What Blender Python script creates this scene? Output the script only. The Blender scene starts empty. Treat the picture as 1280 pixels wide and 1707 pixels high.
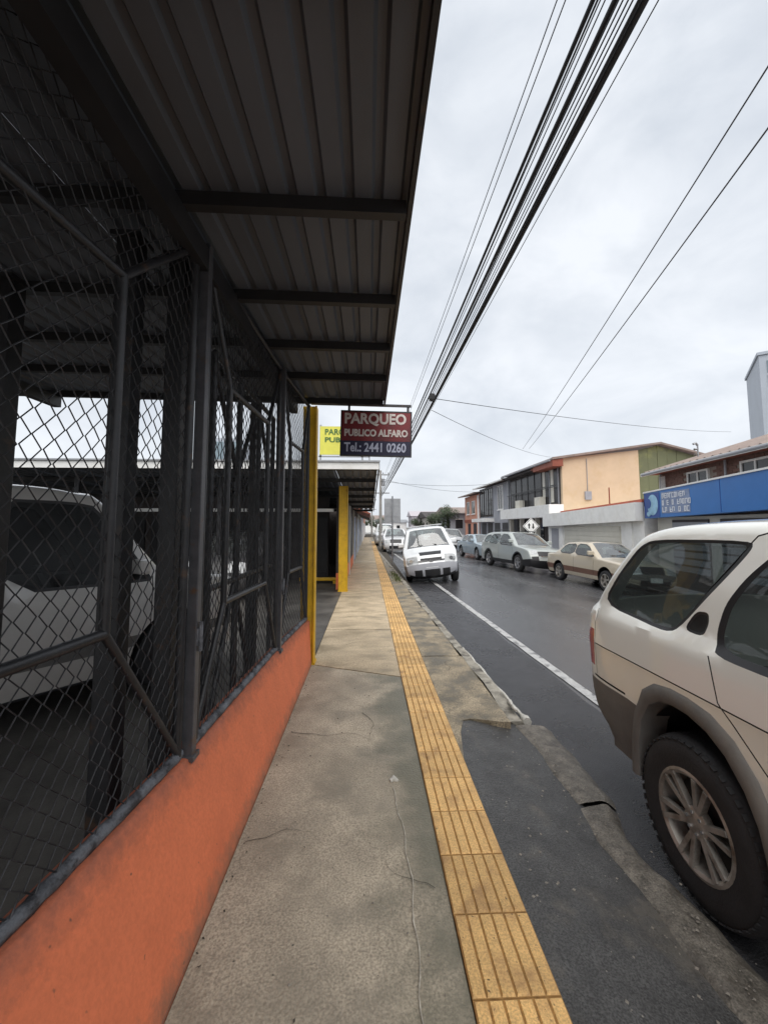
import bpy, bmesh, math, random
import numpy as np
from mathutils import Vector, Matrix
from mathutils.geometry import delaunay_2d_cdt

random.seed(7)
R = math.radians
S = bpy.context.scene
COL = S.collection

# ------------------------------------------------------------------ camera
cd = bpy.data.cameras.new('camera')
cam = bpy.data.objects.new('camera', cd)
COL.objects.link(cam)
cd.sensor_fit = 'HORIZONTAL'
cd.sensor_width = 36.0
cd.lens = 36.0 * 670 / 1280
cd.shift_y = -28.5 / 1280
cd.clip_start = 0.02
cd.clip_end = 3000
cam.location = (0, 0, 1.6)
cam.rotation_euler = (R(90 + 4.5), 0, R(-2.2))
S.camera = cam

# ------------------------------------------------------------------ sky, sun, exposure
SUN_EL, SUN_AZ = 57.0, 180.0           # azimuth clockwise from +Y
world = bpy.data.worlds.new('World')
S.world = world
world.use_nodes = True
nt = world.node_tree
nt.nodes.clear()
def wn(t, **k):
    n = nt.nodes.new(t)
    for a, v in k.items(): setattr(n, a, v)
    return n
w_out = wn('ShaderNodeOutputWorld')
sky = wn('ShaderNodeTexSky', sky_type='NISHITA', sun_disc=False)
sky.sun_elevation = R(SUN_EL); sky.sun_rotation = R(SUN_AZ)
sky.dust_density = 4.0
b_sky = wn('ShaderNodeBackground'); b_sky.inputs['Strength'].default_value = 0.10
nt.links.new(sky.outputs[0], b_sky.inputs['Color'])
tc = wn('ShaderNodeTexCoord')
mp = wn('ShaderNodeMapping'); mp.inputs['Scale'].default_value = (1.0, 1.0, 1.7)
nt.links.new(tc.outputs['Generated'], mp.inputs['Vector'])
n1 = wn('ShaderNodeTexNoise'); n1.inputs['Scale'].default_value = 3.4; n1.inputs['Detail'].default_value = 7
n1.inputs['Roughness'].default_value = 0.55; n1.inputs['Distortion'].default_value = 0.3
nt.links.new(mp.outputs[0], n1.inputs['Vector'])
cr = wn('ShaderNodeValToRGB')
cr.color_ramp.elements[0].position = 0.30; cr.color_ramp.elements[0].color = (0.315, 0.338, 0.37, 1)
cr.color_ramp.elements[1].position = 0.66; cr.color_ramp.elements[1].color = (0.44, 0.456, 0.478, 1)
nt.links.new(n1.outputs['Fac'], cr.inputs[0])
b_cl = wn('ShaderNodeBackground'); b_cl.inputs['Strength'].default_value = 1.0
nt.links.new(cr.outputs[0], b_cl.inputs['Color'])
mx = wn('ShaderNodeMixShader'); mx.inputs[0].default_value = 0.93
nt.links.new(b_sky.outputs[0], mx.inputs[1]); nt.links.new(b_cl.outputs[0], mx.inputs[2])
nt.links.new(mx.outputs[0], w_out.inputs['Surface'])

sd = bpy.data.lights.new('sun', 'SUN')
sd.energy = 1.5; sd.angle = R(75); sd.color = (1.0, 0.96, 0.91)
sun = bpy.data.objects.new('sun', sd); COL.objects.link(sun)
to_sun = Vector((math.sin(R(SUN_AZ)) * math.cos(R(SUN_EL)), math.cos(R(SUN_AZ)) * math.cos(R(SUN_EL)), math.sin(R(SUN_EL))))
sun.rotation_euler = to_sun.to_track_quat('Z', 'Y').to_euler()
sun.location = (0, 0, 30)

S.view_settings.view_transform = 'Standard'
S.view_settings.look = 'None'
S.view_settings.exposure = 1.14
S.view_settings.gamma = 1.0
S.view_settings.use_curve_mapping = False
S.render.engine = 'CYCLES'
S.cycles.max_bounces = 8
S.cycles.transparent_max_bounces = 12

# ------------------------------------------------------------------ materials
MATS = {}
def mat(name, col, rough=0.6, metal=0.0, var=0.12, vscale=6.0, bump=0.0, bscale=60.0, col2=None, spec=0.5,
        stain=None, sscale=1.2, slo=0.45, shi=0.65, srough=None, coat=0.0, detail=6, stretch=None, fine=0.0, fscale=180, speck=None, pscale=70, plo=.66, tilevar=0.0):
    """procedural principled material: base colour with noise variation, optional second colour
    (col2) and stain layer (stain colour), fine grain and bump"""
    if name in MATS: return MATS[name]
    m = bpy.data.materials.new(name); MATS[name] = m
    m.use_nodes = True
    t = m.node_tree; N = t.nodes; L = t.links
    p = N['Principled BSDF']
    p.inputs['Metallic'].default_value = metal
    p.inputs['Roughness'].default_value = rough
    p.inputs['Specular IOR Level'].default_value = spec
    if coat: p.inputs['Coat Weight'].default_value = coat; p.inputs['Coat Roughness'].default_value = 0.06
    geo = N.new('ShaderNodeNewGeometry')
    src = geo.outputs['Position']
    if stretch:
        mpn = N.new('ShaderNodeMapping'); mpn.inputs['Scale'].default_value = stretch
        L.new(src, mpn.inputs['Vector']); src = mpn.outputs[0]
    def noise(scale, det=detail, rgh=0.6):
        n = N.new('ShaderNodeTexNoise'); n.inputs['Scale'].default_value = scale
        n.inputs['Detail'].default_value = det; n.inputs['Roughness'].default_value = rgh
        L.new(src, n.inputs['Vector']); return n.outputs['Fac']
    c = col; c2 = col2 or tuple(x * (1 - 2 * var) for x in col)
    r = N.new('ShaderNodeValToRGB')
    r.color_ramp.elements[0].position = 0.3; r.color_ramp.elements[0].color = (*c2, 1)
    r.color_ramp.elements[1].position = 0.7; r.color_ramp.elements[1].color = (*c, 1)
    L.new(noise(vscale), r.inputs[0])
    out = r.outputs[0]
    rough_out = None
    if fine:
        mf = N.new('ShaderNodeMix'); mf.data_type = 'RGBA'; mf.blend_type = 'MULTIPLY'
        rf = N.new('ShaderNodeValToRGB')
        rf.color_ramp.elements[0].position = 0.35; rf.color_ramp.elements[0].color = (1 - fine, 1 - fine, 1 - fine, 1)
        rf.color_ramp.elements[1].position = 0.62; rf.color_ramp.elements[1].color = (1 + fine * .4,) * 3 + (1,)
        L.new(noise(fscale, 3), rf.inputs[0])
        mf.inputs[0].default_value = 1.0
        L.new(out, mf.inputs[6]); L.new(rf.outputs[0], mf.inputs[7]); out = mf.outputs[2]
    if stain:
        ms = N.new('ShaderNodeMix'); ms.data_type = 'RGBA'
        rs = N.new('ShaderNodeMapRange'); rs.inputs[1].default_value = slo; rs.inputs[2].default_value = shi
        L.new(noise(sscale, 7, 0.62), rs.inputs[0])
        L.new(rs.outputs[0], ms.inputs[0]); L.new(out, ms.inputs[6]); ms.inputs[7].default_value = (*stain, 1)
        out = ms.outputs[2]
        if srough is not None:
            rr = N.new('ShaderNodeMapRange'); rr.inputs[3].default_value = rough; rr.inputs[4].default_value = srough
            L.new(rs.outputs[0], rr.inputs[0]); rough_out = rr.outputs[0]
    if speck:
        mk = N.new('ShaderNodeMix'); mk.data_type = 'RGBA'
        rk_ = N.new('ShaderNodeMapRange'); rk_.inputs[1].default_value = plo; rk_.inputs[2].default_value = plo + .05
        L.new(noise(pscale, 2, .5), rk_.inputs[0]); L.new(rk_.outputs[0], mk.inputs[0]); L.new(out, mk.inputs[6]); mk.inputs[7].default_value = (*speck, 1); out = mk.outputs[2]
    if tilevar:
        oi = N.new('ShaderNodeObjectInfo'); rv = N.new('ShaderNodeMapRange'); rv.inputs[3].default_value = 1 - tilevar; rv.inputs[4].default_value = 1 + tilevar * .5
        L.new(oi.outputs['Random'], rv.inputs[0]); mv = N.new('ShaderNodeMix'); mv.data_type = 'RGBA'; mv.blend_type = 'MULTIPLY'; mv.inputs[0].default_value = 1
        cx_ = N.new('ShaderNodeCombineXYZ'); [L.new(rv.outputs[0], cx_.inputs[k]) for k in range(3)]
        L.new(out, mv.inputs[6]); L.new(cx_.outputs[0], mv.inputs[7]); out = mv.outputs[2]
    L.new(out, p.inputs['Base Color'])
    if rough_out: L.new(rough_out, p.inputs['Roughness'])
    if bump:
        b = N.new('ShaderNodeBump'); b.inputs['Strength'].default_value = bump; b.inputs['Distance'].default_value = 0.01
        L.new(noise(bscale, 5), b.inputs['Height']); L.new(b.outputs[0], p.inputs['Normal'])
    return m

def glass(name, tint, gloss_rough=0.02, dust=0.0, base=0.06):
    if name in MATS: return MATS[name]
    m = bpy.data.materials.new(name); MATS[name] = m; m.use_nodes = True
    t = m.node_tree; N = t.nodes; L = t.links
    N.remove(N['Principled BSDF'])
    tr = N.new('ShaderNodeBsdfTransparent'); tr.inputs[0].default_value = (*tint, 1)
    gl = N.new('ShaderNodeBsdfGlossy'); gl.inputs['Roughness'].default_value = gloss_rough
    lw_ = N.new('ShaderNodeLayerWeight'); lw_.inputs[0].default_value = 0.5
    pw = N.new('ShaderNodeMath'); pw.operation = 'POWER'; pw.inputs[1].default_value = 4.0; L.new(lw_.outputs['Facing'], pw.inputs[0])
    fr = N.new('ShaderNodeMath'); fr.operation = 'MULTIPLY_ADD'; fr.inputs[1].default_value = 0.9; fr.inputs[2].default_value = base; L.new(pw.outputs[0], fr.inputs[0])
    mxx = N.new('ShaderNodeMixShader')
    L.new(fr.outputs[0], mxx.inputs[0]); L.new(tr.outputs[0], mxx.inputs[1]); L.new(gl.outputs[0], mxx.inputs[2])
    out = mxx.outputs[0]
    if dust:
        df = N.new('ShaderNodeBsdfDiffuse'); df.inputs[0].default_value = (.45, .47, .47, 1); md_ = N.new('ShaderNodeMixShader')
        ge = N.new('ShaderNodeNewGeometry'); nz_ = N.new('ShaderNodeTexNoise'); nz_.inputs['Scale'].default_value = 3; nz_.inputs['Detail'].default_value = 5; L.new(ge.outputs['Position'], nz_.inputs['Vector'])
        mr_ = N.new('ShaderNodeMapRange'); mr_.inputs[1].default_value = .3; mr_.inputs[2].default_value = .75; mr_.inputs[3].default_value = dust * .4; mr_.inputs[4].default_value = dust * 1.6; L.new(nz_.outputs['Fac'], mr_.inputs[0])
        L.new(mr_.outputs[0], md_.inputs[0]); L.new(out, md_.inputs[1]); L.new(df.outputs[0], md_.inputs[2]); out = md_.outputs[0]
    L.new(out, N['Material Output'].inputs['Surface'])
    return m

def paint(name, col, dirt=(0.16, 0.12, 0.08), z0=0.35, z1=1.1, amount=0.6, rough=0.28):
    """car paint with road dirt thrown up from below (object height, broken by noise)"""
    if name in MATS: return MATS[name]
    m = bpy.data.materials.new(name); MATS[name] = m; m.use_nodes = True
    t = m.node_tree; N = t.nodes; L = t.links
    p = N['Principled BSDF']
    p.inputs['Coat Weight'].default_value = 1.0; p.inputs['Coat Roughness'].default_value = 0.04
    tcn = N.new('ShaderNodeTexCoord')
    sx = N.new('ShaderNodeSeparateXYZ'); L.new(tcn.outputs['Object'], sx.inputs[0])
    n = N.new('ShaderNodeTexNoise'); n.inputs['Scale'].default_value = 5; n.inputs['Detail'].default_value = 8
    n.inputs['Roughness'].default_value = 0.65
    L.new(tcn.outputs['Object'], n.inputs['Vector'])
    ad = N.new('ShaderNodeMath'); ad.operation = 'MULTIPLY_ADD'; ad.inputs[1].default_value = 0.7
    L.new(n.outputs['Fac'], ad.inputs[0]); L.new(sx.outputs[2], ad.inputs[2])
    mr = N.new('ShaderNodeMapRange'); mr.inputs[1].default_value = z0 + .35; mr.inputs[2].default_value = z1 + .35
    mr.inputs[3].default_value = amount; mr.inputs[4].default_value = 0.02; mr.interpolation_type = 'SMOOTHSTEP'
    L.new(ad.outputs[0], mr.inputs[0])
    mxn = N.new('ShaderNodeMix'); mxn.data_type = 'RGBA'
    mxn.inputs[6].default_value = (*col, 1); mxn.inputs[7].default_value = (*dirt, 1)
    L.new(mr.outputs[0], mxn.inputs[0]); L.new(mxn.outputs[2], p.inputs['Base Color'])
    m2 = N.new('ShaderNodeMapRange'); m2.inputs[3].default_value = rough; m2.inputs[4].default_value = 0.75
    L.new(mr.outputs[0], m2.inputs[0]); L.new(m2.outputs[0], p.inputs['Roughness'])
    return m

M = dict(
    conc_near=mat('concrete_worn', (0.54, 0.465, 0.355), 0.7, var=.20, vscale=2.0, bump=.6, bscale=70, stain=(0.24, 0.21, 0.16), sscale=2.6, slo=.46, shi=.70, srough=.36, fine=.38, fscale=110, speck=(0.05, 0.045, 0.035), pscale=40, plo=.73),
    conc_tan=mat('concrete_tan', (0.66, 0.53, 0.36), 0.72, var=.16, vscale=2.2, bump=.5, bscale=60, stain=(0.31, 0.25, 0.165), sscale=2.6, slo=.47, shi=.68, srough=.42, fine=.35, fscale=90, stretch=(.8, 1.3, 1), speck=(0.09, 0.075, 0.05), pscale=38, plo=.69, tilevar=.14),
    conc_kerb=mat('concrete_kerb_side', (0.42, 0.345, 0.235), 0.66, var=.22, vscale=3.4, bump=.7, bscale=60, stain=(0.115, 0.095, 0.06), sscale=2.9, slo=.45, shi=.60, srough=.36, fine=.5, fscale=80, speck=(0.05, 0.045, 0.03), pscale=40, plo=.67, tilevar=.12),
    kerb=mat('kerb_concrete', (0.40, 0.37, 0.31), 0.8, var=.25, vscale=9, bump=.6, bscale=50, stain=(0.1, 0.09, 0.075), sscale=4, slo=.5, shi=.62),
    joint=mat('joint_dirt', (0.07, 0.06, 0.045), 0.9),
    apron=mat('apron_wet_asphalt', (0.092, 0.091, 0.09), 0.20, var=.25, vscale=6, bump=.7, bscale=110, stain=(0.13, 0.115, 0.095), sscale=2.6, slo=.55, shi=.72, srough=.38, fine=.55, fscale=130, speck=(0.18, 0.165, 0.14), pscale=85, plo=.76),
    dirt=mat('gutter_dirt', (0.23, 0.205, 0.17), 0.6, var=.3, vscale=14, bump=1.0, bscale=45, stain=(0.06, 0.05, 0.04), sscale=6, slo=.5, shi=.66, srough=.35, fine=.5, fscale=130),
    shoulder=mat('shoulder_coarse_asphalt', (0.062, 0.062, 0.068), 0.40, var=.2, vscale=4, bump=1.0, bscale=95, stain=(0.032, 0.032, 0.036), sscale=2.2, slo=.45, shi=.62, srough=.2, fine=.6, fscale=120, speck=(0.13, 0.125, 0.12), pscale=80, plo=.74),
    road=mat('road_wet_asphalt', (0.105, 0.105, 0.11), 0.28, var=.15, vscale=1.6, bump=.35, bscale=150, stain=(0.065, 0.065, 0.07), sscale=.8, slo=.44, shi=.62, srough=.10, fine=.4, fscale=170, stretch=(1, .35, 1)),
    line=mat('road_line_paint', (0.55, 0.55, 0.54), 0.5, var=.2, vscale=18, bump=.4, bscale=120, stain=(0.12, 0.12, 0.125), sscale=9, slo=.52, shi=.62),
    tactile=mat('tactile_yellow', (0.88, 0.55, 0.21), 0.55, var=.12, vscale=14, bump=.35, bscale=120, stain=(0.36, 0.20, 0.08), sscale=7, slo=.50, shi=.70, fine=.3, fscale=130, speck=(0.12, 0.075, 0.035), pscale=60, plo=.70, tilevar=.24),
    tgroove=mat('tactile_groove', (0.40, 0.22, 0.07), 0.85, var=.3, vscale=25),
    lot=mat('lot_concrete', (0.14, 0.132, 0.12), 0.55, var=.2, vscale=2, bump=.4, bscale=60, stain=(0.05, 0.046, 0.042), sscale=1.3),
    soil=mat('ground_earth', (0.16, 0.15, 0.13), 0.9),
    orange=mat('wall_orange_paint', (0.77, 0.20, 0.085), 0.7, var=.07, vscale=5, bump=.45, bscale=30, stain=(0.62, 0.16, 0.07), sscale=3.0, slo=.52, shi=.72, speck=(0.24, 0.09, 0.05), pscale=26, plo=.73, fine=.08, fscale=60),
    blackm=mat('steel_black_paint', (0.024, 0.024, 0.027), 0.42, var=.25, vscale=12, bump=.2, bscale=60, stain=(0.06, 0.035, 0.022), sscale=9, slo=.60, shi=.68),
    postm=mat('steel_grey_paint', (0.085, 0.086, 0.095), 0.4, var=.2, vscale=14, bump=.2, bscale=60, stain=(0.10, 0.055, 0.032), sscale=8, slo=.60, shi=.68),
    wire=mat('wire_dark', (0.055, 0.055, 0.06), 0.5, metal=.2, var=.3, vscale=8),
    crust=mat('rail_crusted', (0.20, 0.21, 0.235), 0.6, var=.3, vscale=22, bump=1.0, bscale=50, stain=(0.03, 0.03, 0.035), sscale=11, slo=.48, shi=.6),
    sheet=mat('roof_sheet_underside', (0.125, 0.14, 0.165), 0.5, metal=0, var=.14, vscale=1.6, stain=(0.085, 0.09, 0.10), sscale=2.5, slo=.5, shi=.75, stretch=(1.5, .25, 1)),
    purlin=mat('purlin_black', (0.022, 0.022, 0.024), 0.5, var=.2),
    yellow=mat('yellow_paint', (0.74, 0.44, 0.015), 0.45, var=.12, vscale=8, bump=.2, bscale=40, stain=(0.40, 0.20, 0.02), sscale=3.5, slo=.54, shi=.75),
    white=mat('white_paint', (0.80, 0.80, 0.78), 0.6, var=.06, vscale=4, stain=(0.6, 0.58, 0.53), sscale=1.5, slo=.52, shi=.85),
    cream=mat('cream_shutter', (0.60, 0.58, 0.51), 0.5, var=.06, vscale=3),
    tan=mat('tan_plaster', (0.64, 0.495, 0.335), 0.8, var=.06, vscale=1.2, bump=.2, bscale=20, stain=(0.56, 0.42, 0.26), sscale=1.1, slo=.52, shi=.7),
    green=mat('green_cladding', (0.15, 0.165, 0.085), 0.7, var=.12, vscale=1, stain=(0.28, 0.29, 0.09), sscale=.5, slo=.52, shi=.7),
    redbrown=mat('red_brown_wood', (0.30, 0.085, 0.05), 0.6, var=.15, vscale=5),
    redroof=mat('red_roof_paint', (0.48, 0.12, 0.07), 0.6, var=.15, vscale=4),
    salmon=mat('salmon_plaster', (0.60, 0.29, 0.20), 0.8, var=.08, vscale=2),
    greyw=mat('grey_plaster', (0.33, 0.34, 0.37), 0.8, var=.08, vscale=2),
    brick=mat('brick_red', (0.22, 0.125, 0.10), 0.8, var=.2, vscale=9),
    mortar=mat('brick_mortar', (0.34, 0.29, 0.25), 0.9),
    tileroof=mat('roof_brown_sheet', (0.30, 0.235, 0.205), 0.6, var=.18, vscale=3),
    darkwin=mat('dark_opening', (0.018, 0.019, 0.022), 0.5),
    darkwall=mat('dark_brown_wall', (0.06, 0.05, 0.048), 0.7, var=.15, vscale=4),
    pane=mat('window_glass_dark', (0.025, 0.028, 0.032), 0.06, var=.1, vscale=1),
    blue=mat('blue_fascia', (0.035, 0.17, 0.48), 0.35, var=.06, vscale=2),
    skyblue=mat('logo_pale_blue', (0.34, 0.60, 0.80), 0.4, var=.25, vscale=2.2),
    deepblue=mat('logo_deep_blue', (0.02, 0.07, 0.30), 0.4),
    signred=mat('sign_red', (0.20, 0.012, 0.016), 0.5, var=.15, vscale=6, stain=(0.055, 0.01, 0.015), sscale=3, slo=.5, shi=.7),
    signblue=mat('sign_navy', (0.010, 0.011, 0.045), 0.5, var=.15, vscale=6),
    letter=mat('letter_white', (0.68, 0.62, 0.58), 0.6, var=.15, vscale=10),
    letterb=mat('letter_bluewhite', (0.50, 0.53, 0.66), 0.6, var=.15, vscale=10),
    lime=mat('sign_yellow_green', (0.72, 0.69, 0.10), 0.5, var=.08, vscale=3),
    leafgreen=mat('letter_green', (0.06, 0.16, 0.04), 0.6),
    galv=mat('galvanised', (0.36, 0.37, 0.385), 0.45, metal=.6, var=.12, vscale=6),
    cable=mat('cable_black', (0.018, 0.018, 0.02), 0.55),
    polec=mat('pole_concrete', (0.33, 0.32, 0.30), 0.8, var=.12),
    rubber=mat('tyre_rubber', (0.022, 0.022, 0.024), 0.75, var=.2, vscale=10, bump=.3, bscale=80),
    alloy=mat('alloy_dull', (0.42, 0.395, 0.36), 0.42, metal=.5, var=.2, vscale=9, stain=(0.10, 0.075, 0.055), sscale=8, slo=.48, shi=.7),
    alloy2=mat('alloy_bright', (0.45, 0.45, 0.46), 0.35, metal=.7),
    chrome=mat('chrome', (0.75, 0.75, 0.76), 0.12, metal=1.0, var=.02),
    plast=mat('cladding_grey', (0.155, 0.15, 0.142), 0.62, var=.16, vscale=5, stain=(0.18, 0.162, 0.135), sscale=3, slo=.5, shi=.75, bump=.15, bscale=90),
    black=mat('black_plastic', (0.018, 0.018, 0.02), 0.45),
    gap=mat('panel_gap', (0.012, 0.012, 0.012), 0.9),
    inter=mat('interior_trim', (0.06, 0.058, 0.055), 0.85),
    seatm=mat('seat_cloth', (0.12, 0.115, 0.105), 0.9),
    lampw=mat('headlamp', (0.50, 0.52, 0.53), 0.2, metal=.0, var=.2, vscale=12),
    lampr=mat('tail_lamp', (0.42, 0.02, 0.02), 0.15),
    plate=mat('number_plate', (0.68, 0.69, 0.68), 0.5),
    trunk=mat('bark', (0.07, 0.055, 0.04), 0.9, var=.2, vscale=20),
    leaf=mat('foliage', (0.055, 0.085, 0.035), 0.6, var=.35, vscale=3),
    weed=mat('weed_leaf', (0.13, 0.16, 0.05), 0.6, var=.3, vscale=30),
    stone=mat('pebble', (0.30, 0.27, 0.23), 0.7, var=.3, vscale=40),
    mortar_w=mat('white_mortar', (0.66, 0.64, 0.58), 0.7, var=.2, vscale=25, bump=.6, bscale=60),
    lilac=mat('far_wall_lilac', (0.46, 0.43, 0.46), 0.8, var=.08),
    teal=mat('tower_glass', (0.26, 0.34, 0.39), 0.08, var=.25, vscale=.12),
    towerw=mat('tower_panel', (0.40, 0.44, 0.50), 0.5, var=.06, vscale=.3),
)
def height_tint(m, z0, z1, col, amt):
    """tint that fades between two heights, broken up by noise"""
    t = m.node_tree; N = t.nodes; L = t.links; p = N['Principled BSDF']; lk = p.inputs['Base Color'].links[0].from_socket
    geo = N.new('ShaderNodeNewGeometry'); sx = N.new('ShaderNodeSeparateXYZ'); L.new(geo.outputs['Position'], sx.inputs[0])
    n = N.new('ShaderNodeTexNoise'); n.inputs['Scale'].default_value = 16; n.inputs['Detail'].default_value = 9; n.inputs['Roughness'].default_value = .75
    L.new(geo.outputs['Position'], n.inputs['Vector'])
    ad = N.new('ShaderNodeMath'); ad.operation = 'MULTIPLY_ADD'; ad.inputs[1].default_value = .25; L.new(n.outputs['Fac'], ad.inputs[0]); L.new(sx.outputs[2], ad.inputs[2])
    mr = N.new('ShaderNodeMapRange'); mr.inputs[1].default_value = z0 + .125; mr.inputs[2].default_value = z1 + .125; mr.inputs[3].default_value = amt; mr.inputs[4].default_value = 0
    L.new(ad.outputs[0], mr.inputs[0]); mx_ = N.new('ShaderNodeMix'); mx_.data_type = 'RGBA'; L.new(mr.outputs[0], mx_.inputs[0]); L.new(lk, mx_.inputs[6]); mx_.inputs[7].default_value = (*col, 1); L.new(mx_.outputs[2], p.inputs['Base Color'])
height_tint(M['orange'], -.02, .09, (0.22, 0.12, 0.075), .8)  # splashed dirt near the foot of the wall
height_tint(M['orange'], .53, .40, (0.07, 0.05, 0.045), .6)  # darker tone fading down from the top edge, broken up by noise
def damp(m, x0, x1, col, amt=.85):
    """damp, mossy discoloration running along the inner edge of the tactile strip (broken by noise)"""
    t = m.node_tree; N = t.nodes; L = t.links; p = N['Principled BSDF']
    lk = p.inputs['Base Color'].links[0].from_socket; rk = p.inputs['Roughness'].links
    geo = N.new('ShaderNodeNewGeometry'); sx = N.new('ShaderNodeSeparateXYZ'); L.new(geo.outputs['Position'], sx.inputs[0])
    n = N.new('ShaderNodeTexNoise'); n.inputs['Scale'].default_value = 2.1; n.inputs['Detail'].default_value = 8; n.inputs['Roughness'].default_value = .6
    L.new(geo.outputs['Position'], n.inputs['Vector'])
    ad = N.new('ShaderNodeMath'); ad.operation = 'MULTIPLY_ADD'; ad.inputs[1].default_value = 1.3; L.new(n.outputs['Fac'], ad.inputs[0]); L.new(sx.outputs[0], ad.inputs[2])
    mr = N.new('ShaderNodeMapRange'); mr.inputs[1].default_value = x0 + .65; mr.inputs[2].default_value = x1 + .65; mr.inputs[4].default_value = amt; mr.interpolation_type = 'SMOOTHSTEP'
    L.new(ad.outputs[0], mr.inputs[0])
    mx_ = N.new('ShaderNodeMix'); mx_.data_type = 'RGBA'; L.new(mr.outputs[0], mx_.inputs[0]); L.new(lk, mx_.inputs[6]); mx_.inputs[7].default_value = (*col, 1)
    L.new(mx_.outputs[2], p.inputs['Base Color'])
    if rk:
        mm = N.new('ShaderNodeMix'); L.new(mr.outputs[0], mm.inputs[0]); L.new(rk[0].from_socket, mm.inputs[2]); mm.inputs[3].default_value = .33; L.new(mm.outputs[0], p.inputs['Roughness'])
damp(M['conc_near'], -.02, .38, (0.125, 0.118, 0.08), .9)
G_DARK = glass('glass_dark_tint', (0.42, 0.47, 0.47), dust=.05, base=.05)
G_LOT = glass('glass_deep_tint', (0.10, 0.11, 0.12), dust=.03, base=.02, gloss_rough=.25)
G_MID = glass('glass_green_tint', (0.50, 0.58, 0.56), dust=.06, base=.10)
G_WIND = glass('windscreen_glass', (0.55, 0.62, 0.62), dust=.14, base=.22)

# ------------------------------------------------------------------ mesh helpers
class MB:
    def __init__(s): s.v = []; s.f = []
    def add(s, vs, fs):
        o = len(s.v); s.v += [tuple(v) for v in vs]; s.f += [tuple(i + o for i in f) for f in fs]; return s
    def box(s, x0, x1, y0, y1, z0, z1):
        vs = [(x, y, z) for z in (z0, z1) for y in (y0, y1) for x in (x0, x1)]
        return s.add(vs, [(0, 2, 3, 1), (4, 5, 7, 6), (0, 1, 5, 4), (2, 6, 7, 3), (0, 4, 6, 2), (1, 3, 7, 5)])
    def prism(s, poly, a, b):
        """poly: 3D points (loop); extrude by vector from a to b offsets"""
        n = len(poly); a = Vector(a); b = Vector(b)
        vs = [Vector(p) + a for p in poly] + [Vector(p) + b for p in poly]
        fs = [tuple(range(n))[::-1], tuple(range(n, 2 * n))] + [(i, (i + 1) % n, n + (i + 1) % n, n + i) for i in range(n)]
        return s.add(vs, fs)
    def bar(s, p, q, w, h, up=(0, 0, 1)):
        p = Vector(p); q = Vector(q); d = (q - p).normalized(); u = Vector(up)
        if abs(d.dot(u)) > .98: u = Vector((0, 1, 0))
        a = d.cross(u).normalized(); b = a.cross(d)
        c = [a * (sx * w / 2) + b * (sz * h / 2) for sx, sz in ((-1, -1), (1, -1), (1, 1), (-1, 1))]
        return s.prism([p + k for k in c], (0, 0, 0), q - p)
    def tube(s, pts, r, n=8, caps=True):
        pts = [Vector(p) for p in pts]; rr = r if hasattr(r, '__len__') else [r] * len(pts)
        o = len(s.v); m = len(pts)
        for i, p in enumerate(pts):
            d = (pts[min(i + 1, m - 1)] - pts[max(i - 1, 0)]).normalized()
            u = Vector((0, 0, 1)) if abs(d.z) < .95 else Vector((0, 1, 0))
            a = d.cross(u).normalized(); b = a.cross(d)
            for k in range(n):
                t = 2 * math.pi * k / n
                s.v.append(tuple(p + (a * math.cos(t) + b * math.sin(t)) * rr[i]))
        for i in range(m - 1):
            for k in range(n):
                s.f.append((o + i * n + k, o + i * n + (k + 1) % n, o + (i + 1) * n + (k + 1) % n, o + (i + 1) * n + k))
        if caps:
            s.f.append(tuple(o + k for k in range(n))[::-1]); s.f.append(tuple(o + (m - 1) * n + k for k in range(n)))
        return s
    def revolve(s, prof, n=32, axis='x', cx=0):
        """prof: list of (a, r); closed loop; revolve about axis x"""
        o = len(s.v); m = len(prof)
        for k in range(n):
            t = 2 * math.pi * k / n
            for a, r in prof: s.v.append((a + cx, r * math.cos(t), r * math.sin(t)))
        for k in range(n):
            k2 = (k + 1) % n
            for i in range(m):
                i2 = (i + 1) % m
                s.f.append((o + k * m + i, o + k * m + i2, o + k2 * m + i2, o + k2 * m + i))
        return s
    def mesh(s, name):
        me = bpy.data.meshes.new(name); me.from_pydata(s.v, [], s.f); me.validate()
        bm = bmesh.new(); bm.from_mesh(me); bmesh.ops.recalc_face_normals(bm, faces=bm.faces[:]); bm.to_mesh(me); bm.free()
        return me
    def build(s, name, m, parent=None, smooth=None, bevel=0.0, loc=None):
        me = s.mesh(name)
        return link(name, me, m, parent, smooth, bevel, loc)

def link(name, me, m, parent=None, smooth=None, bevel=0.0, loc=None):
    o = bpy.data.objects.new(name, me); COL.objects.link(o)
    if m: me.materials.append(m)
    if smooth is not None:
        me.shade_smooth(); me.set_sharp_from_angle(angle=R(smooth))
    if bevel:
        md = o.modifiers.new('bevel', 'BEVEL'); md.width = bevel; md.segments = 2; md.limit_method = 'ANGLE'
    if parent: o.parent = parent
    if loc is not None: o.location = loc
    return o
def tag(o, label=None, cat=None, group=None, kind=None):
    if label: o['label'] = label
    if cat: o['category'] = cat
    if group: o['group'] = group
    if kind: o['kind'] = kind
    elif label: o['kind'] = 'thing'
    return o
def empty(name, loc=(0, 0, 0), rz=0):
    o = bpy.data.objects.new(name, None); o.empty_display_size = .2; COL.objects.link(o)
    o.location = loc; o.rotation_euler = (0, 0, rz); return o
def box(name, m, parent, x0, x1, y0, y1, z0, z1, bevel=0.0):
    return MB().box(x0, x1, y0, y1, z0, z1).build(name, m, parent, bevel=bevel)
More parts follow.
